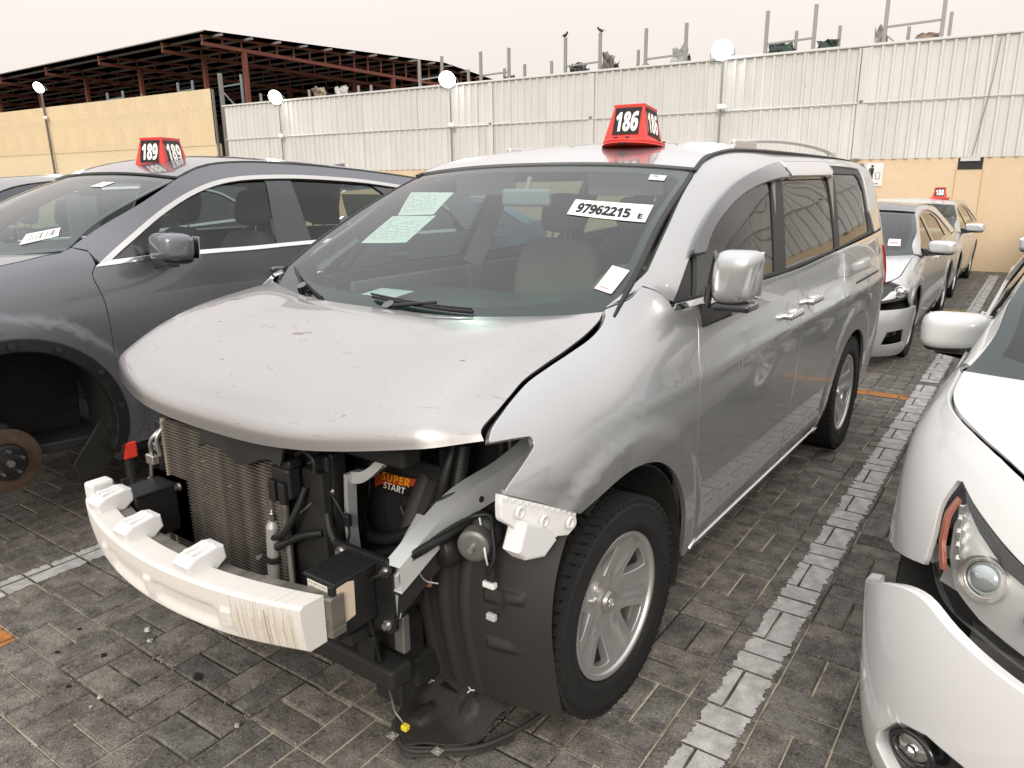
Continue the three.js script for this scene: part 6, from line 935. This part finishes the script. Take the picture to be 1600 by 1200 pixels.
// silver hatchback against the wall
const suv2Base = { ...suvP, skipWheel: undefined, chrome: 0, paint: MAT.silver3, W: .9, h: .05, R: .42, wingFront: [[.42, .66], [.5, .72]], archEnd: 30, fEnd: [.62, .5, .7], zr: -3.45, zb: -3.0, handleDy: -.13, glassMat: MAT.glass };
const hatch = thing('silver_hatchback', 'silver hatchback against the wall behind the sedan, red marker on its roof', 'hatchback'); hatch.position.set(-.1, 0, -10.4); hatch.rotation.y = .015; hatch.scale.y = .9;
{ const P = sedanBase(MAT.silver3, hatch, { zr: -3.4, zb: -2.9, wb: 2.5 }); buildCar(P, hatch);
  mesh('hood_hole_patch', [panel([[.25, -.12], [.6, -.1], [.68, .08], [.5, .2], [.33, .1]], (x, z) => new V3(x, .985 - .14 * (z + .1) - .06 * x * x + .012, z), { dir: [0, 1, 0], t: .02, r: .006 }), ...[-.02, .04, .1].map(z => box(.26, .012, .02, .48, .985 - .14 * (z + .1) - .0 + .004, z, .004))], MAT.plastic, hatch, 'black ribbed patch standing in for a dark hole at the bonnet corner');  // dark of a hole put in as a black patch; ribs made up
  sheetOnGlass(P, [[.72, .3], [.84, .28], [.85, .12], [.73, .14]], (g, w, h) => { g.fillStyle = '#f8f5f2'; g.fillRect(0, 0, w, h); }, 32, 32, 'sticker', 'white tag on the windscreen');
  roofMarker('188', .26, 1.318, -11.95, .1, 'small red roof marker on the silver hatchback by the wall', 0).scale.setScalar(.92); }
// dark car beyond the grey SUV, blue car in the next row
{
  const a = thing('black_suv', 'dark SUV parked beyond the grey SUV at the left edge', 'SUV'); a.position.set(-5.25, 0, .5); buildCar({ ...suv2Base, paint: MAT.inky, chrome: .018, h: .06 }, a);
  const b = thing('blue_sedan', 'blue sedan seen through the windows of the grey SUV', 'sedan'); b.position.set(-5.5, 0, -4.6); buildCar(sedanBase(MAT.blue, b, { h: .06 }), b);
  const c = thing('crumpled_sedan', 'silver sedan with a wrinkled wing, behind the white car mirror', 'sedan'); c.position.set(2.72, 0, -6.1); buildCar(sedanBase(MAT.silver2, c, { h: .05 }), c);
  const d = thing('white_hatchback', 'white car by the wall at the right edge', 'car'); d.position.set(2.75, 0, -10.4); d.scale.y = .96; buildCar(sedanBase(MAT.white, d, { h: .06, mirrorMat: MAT.gloss, zr: -3.4, zb: -2.9, wb: 2.5 }), d);
}
// ---------- white sedan in the right foreground ----------
const whiteCar = thing('white_sedan', 'white sedan cropped by the right edge, bumper gaping below its headlight', 'sedan'); whiteCar.position.set(2.575, 0, -.62);
const whP = sedanBase(MAT.white, whiteCar, { noFascia: true, W: .93, zf: .84, h: .03, nose: .1, zw: .1, nn: 2.3, az: -.18, R: .39, yw: .33, wb: 2.776, zr: -4.0, zb: -3.4,
  noFender: true, hoodE: [[-.6, 1.1], [-.1, 1.09], [.2, 1.076], [.33, 1.06], [.4, 1.045], [.52, .995], [.58, .95], [.64, .905], [.7, .85]], hoodC: [[.05, 1.1], [.3, 1.085], [.55, 1.03], [.74, .89]], hoodTip: [.67, .88], cowl: [-.1, 1.09], pb: [-.16, 1.1], hdr: [-1.0, 1.42], wsC: [[.12, 1.03], [-.94, 1.44]], roofE: [[-3.0, 1.24], [-2.6, 1.39], [-2.2, 1.435], [-1.7, 1.455], [-1.3, 1.45], [-1.0, 1.42]], roofC: [[-3.0, 1.27], [-2.5, 1.43], [-2.1, 1.475], [-1.6, 1.495], [-1.2, 1.48], [-.94, 1.44]],
  belt: [[-3.4, 1.08], [-2.6, 1.06], [-1.5, 1.03], [-.6, 1.0], [-.2, .985]], mirror: [-.9, 1.0], mirrorSize: [.125, .075, .09], mirrorUp: .07, mirrorOut: .045, fEnd: [.62, .45, .66], handleDy: -.11, archEnd: 18, wingFront: [[.24, .58], [.3, .655], [.45, .8], [.56, .915]], wingTail: [[-.2, 1.035], [-.3, 1.01]],
  cuts: [[[-.36, .985], [-.42, .8], [-.42, .6], [-.56, .23]], [[-1.5, 1.02], [-1.52, .8], [-1.53, .5], [-1.5, .23]], [[-2.45, 1.05], [-2.5, .85], [-2.44, .7], [-2.45, .5], [-2.45, .23]]],
  glassTop: [[-.4, 1.02], [-.65, 1.15], [-.9, 1.28], [-1.15, 1.37], [-1.5, 1.41], [-2.0, 1.395], [-2.45, 1.31], [-2.75, 1.16], [-2.85, 1.09]], glass: [[[-.56, 1.03], [-.6, 1.08], [-.85, 1.21], [-1.05, 1.3], [-1.4, 1.375], [-1.45, 1.05]], [[-1.55, 1.05], [-1.55, 1.38], [-2.05, 1.37, .05], [-2.32, 1.3], [-2.45, 1.1, .03]]], glassMat: MAT.tint });
const whQ = buildCar(whP, whiteCar);
{
  const { F } = whQ, F2 = carSurf({ ...whP, zf: 1.06, zw: .5, nose: .1, nn: 2.5, hoodE: [[-.6, 1.1], [.1, 1.07], [.5, 1.04], [1.1, 1.0]] }).F, A = (out, m, n, q = {}) => mesh(n, panel(out, q.map || F, { dir: [0, 0, 1], h: .022, t: .014, ...q }), m, q.to || whiteCar, q.label), mir = o => o.map(p => [-p[0], p[1], p[2]]), L = [[1.03, .62], [.95, .65], [.8, .712], [.68, .765], [.59, .78], [.51, .75], [.43, .722], [.35, .7], [.15, .68]];
  const toU = z => z < .1 ? 1 + (.1 - z) / .8 : 1 - .62 * Math.sqrt((z - .1) / .64) * .5;
  const wing = [...crv([[.3, .78], [.41, .815], [.47, .846], [.55, .896], [.612, .938]], 4), ...crv([[.628, .935], [.642, .86], [.636, .79], [.648, .705]], 4), [.8, .655], [.985, .585], ...arc(-.18, .33, .39, .39, 44, 186, 24).map(p => [toU(p[0]), p[1]]), [toU(-.62), .3], [toU(-.56), .3], ...crv([[toU(-.42), .6], [toU(-.42), .8], [toU(-.36), .99]], 4), [toU(-.2), 1.075], [toU(-.1), 1.084], ...[1.0, .94, .88, .82, .76, .7, .64, .58, .52, .46, .4, .35, .3].map(u => { let y = .95; for (let i = 0; i < 40; i++) y = lerp(y, whQ.he(F(u, y).z), .5); return [u, y - .007]; })];
  for (const s of [1, -1]) A(s > 0 ? wing : mir(wing), MAT.white, 'front_fender', { dir: [s, .2, .6] });
  const fogHole = [[.71, .34, .02], [.69, .39, .01], [.61, .475, .02], [.53, .5], [.45, .49], [.3, .455, .02], [.3, .33, .03], [.6, .29, .03]];
  A([...crv(mir(L), 4), ...crv(L.slice().reverse(), 4), [1.03, .4], [.98, .24, .03], [.8, .19], [-.8, .19], [-.98, .24, .03], [-1.03, .4]], MAT.white, 'front_bumper', { map: F2, holes: [fogHole, mir(fogHole), [[-.24, .3, .02], [.24, .3, .02], [.27, .5, .03], [-.27, .5, .03]]], t: .03, r: .006, label: 'white front bumper cover sagging away from the wing' });
  A([[-.3, .28], [.3, .28], [.3, .52], [-.3, .52]], MAT.gloss, 'lower_grille', { off: -.04, map: F2 });
  mesh('bumper_beam', sweepX(-.68, .68, 40, x => { const z = .74 - .35 * x * x; return [[.47, z], [.58, z], [.58, z - .07], [.47, z - .07]]; }, .6), MAT.steel, whiteCar);
  mesh('radiator_support', [box(1.35, .06, .06, 0, .66, .42, .015), box(.06, .5, .05, -.62, .45, .38, .01), box(.06, .5, .05, .62, .45, .38, .01)], std([.3, .3, .29], { roughness: .6 }), whiteCar);
  for (const s of [-1, 1]) {
    const m = o => s > 0 ? o : mir(o);
    A(m([[.74, .3], [.72, .42], [.6, .5], [.42, .51], [.27, .47], [.27, .28]]), MAT.gloss, 'fog_recess', { off: -.05, t: .01, map: F2 });
    const c = F2(s * .565, .415), g0 = sub('fog_lamp', whiteCar); mesh('fog_bezel', new THREE.TorusGeometry(.04, .008, 10, 32).scale(1.25, 1, 1).rotateY(s * .5).translate(c.x, c.y, c.z - .025), MAT.gloss, g0); mesh('fog_glass', new THREE.SphereGeometry(.04, 24, 14).scale(1.25, 1, .4).rotateY(s * .5).translate(c.x, c.y, c.z - .025), MAT.lens, g0); mesh('fog_reflector', [new THREE.SphereGeometry(.036, 20, 12).scale(1.2, .95, .25).rotateY(s * .5).translate(c.x, c.y, c.z - .034), new THREE.SphereGeometry(.014, 12, 8).translate(c.x, c.y, c.z - .02)], MAT.reflector, g0);
    // headlight: bucket, chrome bowl with projector, amber edge, dark brow, clear cover
    const g = sub('headlight', whiteCar), lamp = m([...crv([[.618, .932], [.632, .85], [.625, .78], [.602, .7], [.558, .655], [.48, .635], [.38, .612], [.26, .59]], 4), [.24, .7, .03], ...crv([[.3, .77], [.41, .808], [.47, .838], [.55, .888], [.61, .932]], 4)]);
    A(lamp, MAT.plastic, 'lamp_bucket', { off: -.075, t: .01, to: g }); A(m([[.603, .905], [.617, .83], [.608, .75], [.575, .685], [.5, .65], [.4, .625], [.27, .6], [.26, .72], [.42, .785], [.5, .832], [.56, .88]]), std([.8, .8, .78], { metalness: .55, roughness: .3 }), 'chrome_bowl', { off: -.036, t: .03, to: g });
    const p = F(s * .5, .75), n = new V3(s * .42, .22, 1).normalize(), q = p.clone().addScaledVector(n, -.038), look = o => { const k = new THREE.Quaternion().setFromUnitVectors(new V3(0, 0, 1), n); return o.applyQuaternion(k).translate(q.x, q.y, q.z); };
    mesh('projector', [look(new THREE.SphereGeometry(.04, 28, 16, 0, PI * 2, 0, PI / 2).rotateX(PI / 2).scale(1, 1, .6))], phy([.5, .55, .55], { roughness: .03, metalness: .6, clearcoat: 1 }), g); mesh('projector_ring', [look(new THREE.TorusGeometry(.048, .007, 12, 40)), look(new THREE.CylinderGeometry(.056, .048, .03, 36, 1, true).rotateX(PI / 2).translate(0, 0, .004))], MAT.alu, g);
    const r2 = F(s * .36, .71).addScaledVector(n, -.034); mesh('high_beam_reflector', [new THREE.SphereGeometry(.05, 20, 12).scale(1.3, .8, .3).translate(r2.x, r2.y, r2.z - .02), ...[0, 1, 2, 3, 4].map(k => box(.004, .05, .03, r2.x - .05 + k * .025, r2.y, r2.z, .001))], MAT.reflector, g);
    for (let k = 0; k < 5; k++) { const e = F(s * (.565 + k * .007), .75 + k * .03).addScaledVector(n, -.026); mesh('reflector_fin', box(.012, .035, .014, e.x, e.y, e.z, .003), MAT.reflector, g); }
    A(m([[.612, .9], [.626, .85], [.62, .78], [.6, .72], [.59, .722], [.611, .78], [.6165, .85], [.606, .895]]), phy([.4, .13, .08], { roughness: .3, clearcoat: 1 }), 'amber_marker', { off: -.008, t: .01, to: g }); A(m([[.608, .92], [.55, .884], [.47, .834], [.41, .803], [.3, .765], [.29, .735], [.4, .772], [.47, .8], [.54, .85], [.6, .905]]), MAT.gloss, 'dark_brow', { off: -.02, t: .012, to: g }); A(lamp, MAT.lens, 'lamp_glass', { off: .002, t: .02, r: .004, to: g });
  }
  A([[-.25, .62, .02], [.25, .62, .02], [.24, .8, .03], [-.24, .8, .03]], MAT.gloss, 'grille', { off: -.03 }); A([[-.24, .78], [.24, .78], [.24, .8], [-.24, .8]], MAT.chrome, 'grille_bar', { off: .002 }); mesh('radiator_core', box(1.18, .5, .04, 0, .45, .36, .01), std([.3, .29, .27], { roughness: .7, map: rep(grimeMap, 3, 3) }), whiteCar);
  mesh('torn_clip', [extr([[0, 0], [.06, .02], [.05, .05], [.02, .04], [.0, .07], [-.03, .03]], .004, .001).rotateX(-.3).rotateY(.5).translate(-.8, .645, .36), extr([[0, 0], [.05, -.01], [.06, .03], [.01, .05]], .004, .001).rotateY(-.4).translate(-.77, .62, .4)], MAT.foam, whiteCar);
}
// ---------- small things lying about ----------
function shard(x, z, s, m, label, sd, cat = 'debris') {
  const g = new THREE.IcosahedronGeometry(s, 1), p = g.attributes.position; for (let i = 0; i < p.count; i++) { const k = 0.65 + 0.6 * H(Math.round(p.getX(i) * 900), Math.round(p.getZ(i) * 900) + Math.round(p.getY(i) * 500), sd); p.setXYZ(i, p.getX(i) * k, Math.max(-.3 * s, p.getY(i) * k * .55), p.getZ(i) * k * .8); } g.computeVertexNormals(); g.rotateY(sd);
  const m_ = mesh(numbered(cat === 'stone' ? 'small_stone' : 'plastic_shard'), g, m, scene); m_.position.set(x, .3 * s + .001, z); m_.userData = { label, category: cat, group: cat === 'stone' ? 'small stones on the paving' : 'broken bits on the paving' };
}
const shiny = std([.6, .6, .58], { metalness: .6, roughness: .25 }), stoneM = std([.45, .4, .33], { roughness: .95 });
shard(-.72, .69, .017, shiny, 'shiny broken shard on the paving left of the bumper foam', 3); shard(-.645, .725, .013, shiny, 'smaller shiny shard beside the first near the bumper foam', 8);
shard(-.47, .995, .012, stoneM, 'pale stone at the paver corner in front of the foam', 5, 'stone'); shard(.03, .81, .012, std([.35, .34, .32], { roughness: .8 }), 'grey stone on the paving below the right foam end', 9, 'stone'); shard(-.45, 1.035, .007, stoneM, 'tiny stone beside the pale stone', 15, 'stone');
// oil drips: thin dried blots
const oil = std([.022, .02, .018], { roughness: .35 });
[[-.3, .74, .017], [-.7, .87, .01], [-.86, .96, .008], [-.42, .83, .006], [-.62, 1.03, .009], [-.95, .84, .008]].forEach(([x, z, r], i) => { const pts = []; for (let k = 0; k < 18; k++) { const a = k / 18 * 2 * PI, q = r * (.7 + .6 * H(k, i, 6)); pts.push([q * Math.cos(a) * 1.3, q * Math.sin(a)]); } const m = struct(numbered('oil_blot'), extr(pts, .0006, 0).rotateX(-PI / 2).translate(x, .0032, z), oil); m.castShadow = false; });
// sand and grit gathered in the joints
{
  const n = 2600, im = new THREE.InstancedMesh(new THREE.TetrahedronGeometry(.0032), std([.42, .37, .3], { roughness: 1 }), n), M4 = new THREE.Matrix4(), e = new THREE.Euler(); im.name = 'joint_grit'; im.userData = { kind: 'stuff', label: 'loose sand and grit gathered along the paver joints', category: 'grit' };
  for (let i = 0; i < n; i++) { const X = rr(-1.6, 2.4), Z = rr(-3, 1.6), onX = rnd() > .5, x = onX ? PX0 + Math.round((X - PX0) / PP) * PP + (rnd() - .5) * .016 : X, z = onX ? Z : PZ0 + Math.round((Z - PZ0) / PP) * PP + (rnd() - .5) * .016; e.set(rr(0, 6), rr(0, 6), rr(0, 6)); M4.makeRotationFromEuler(e); const s = rr(.4, 1.3); M4.scale(new V3(s, s * .7, s)); const c = Math.cos(GROT), q = Math.sin(GROT); M4.setPosition(x * c + z * q, .001, -x * q + z * c); im.setMatrixAt(i, M4); }
  scene.add(im);
}
renderer.render(scene, camera);
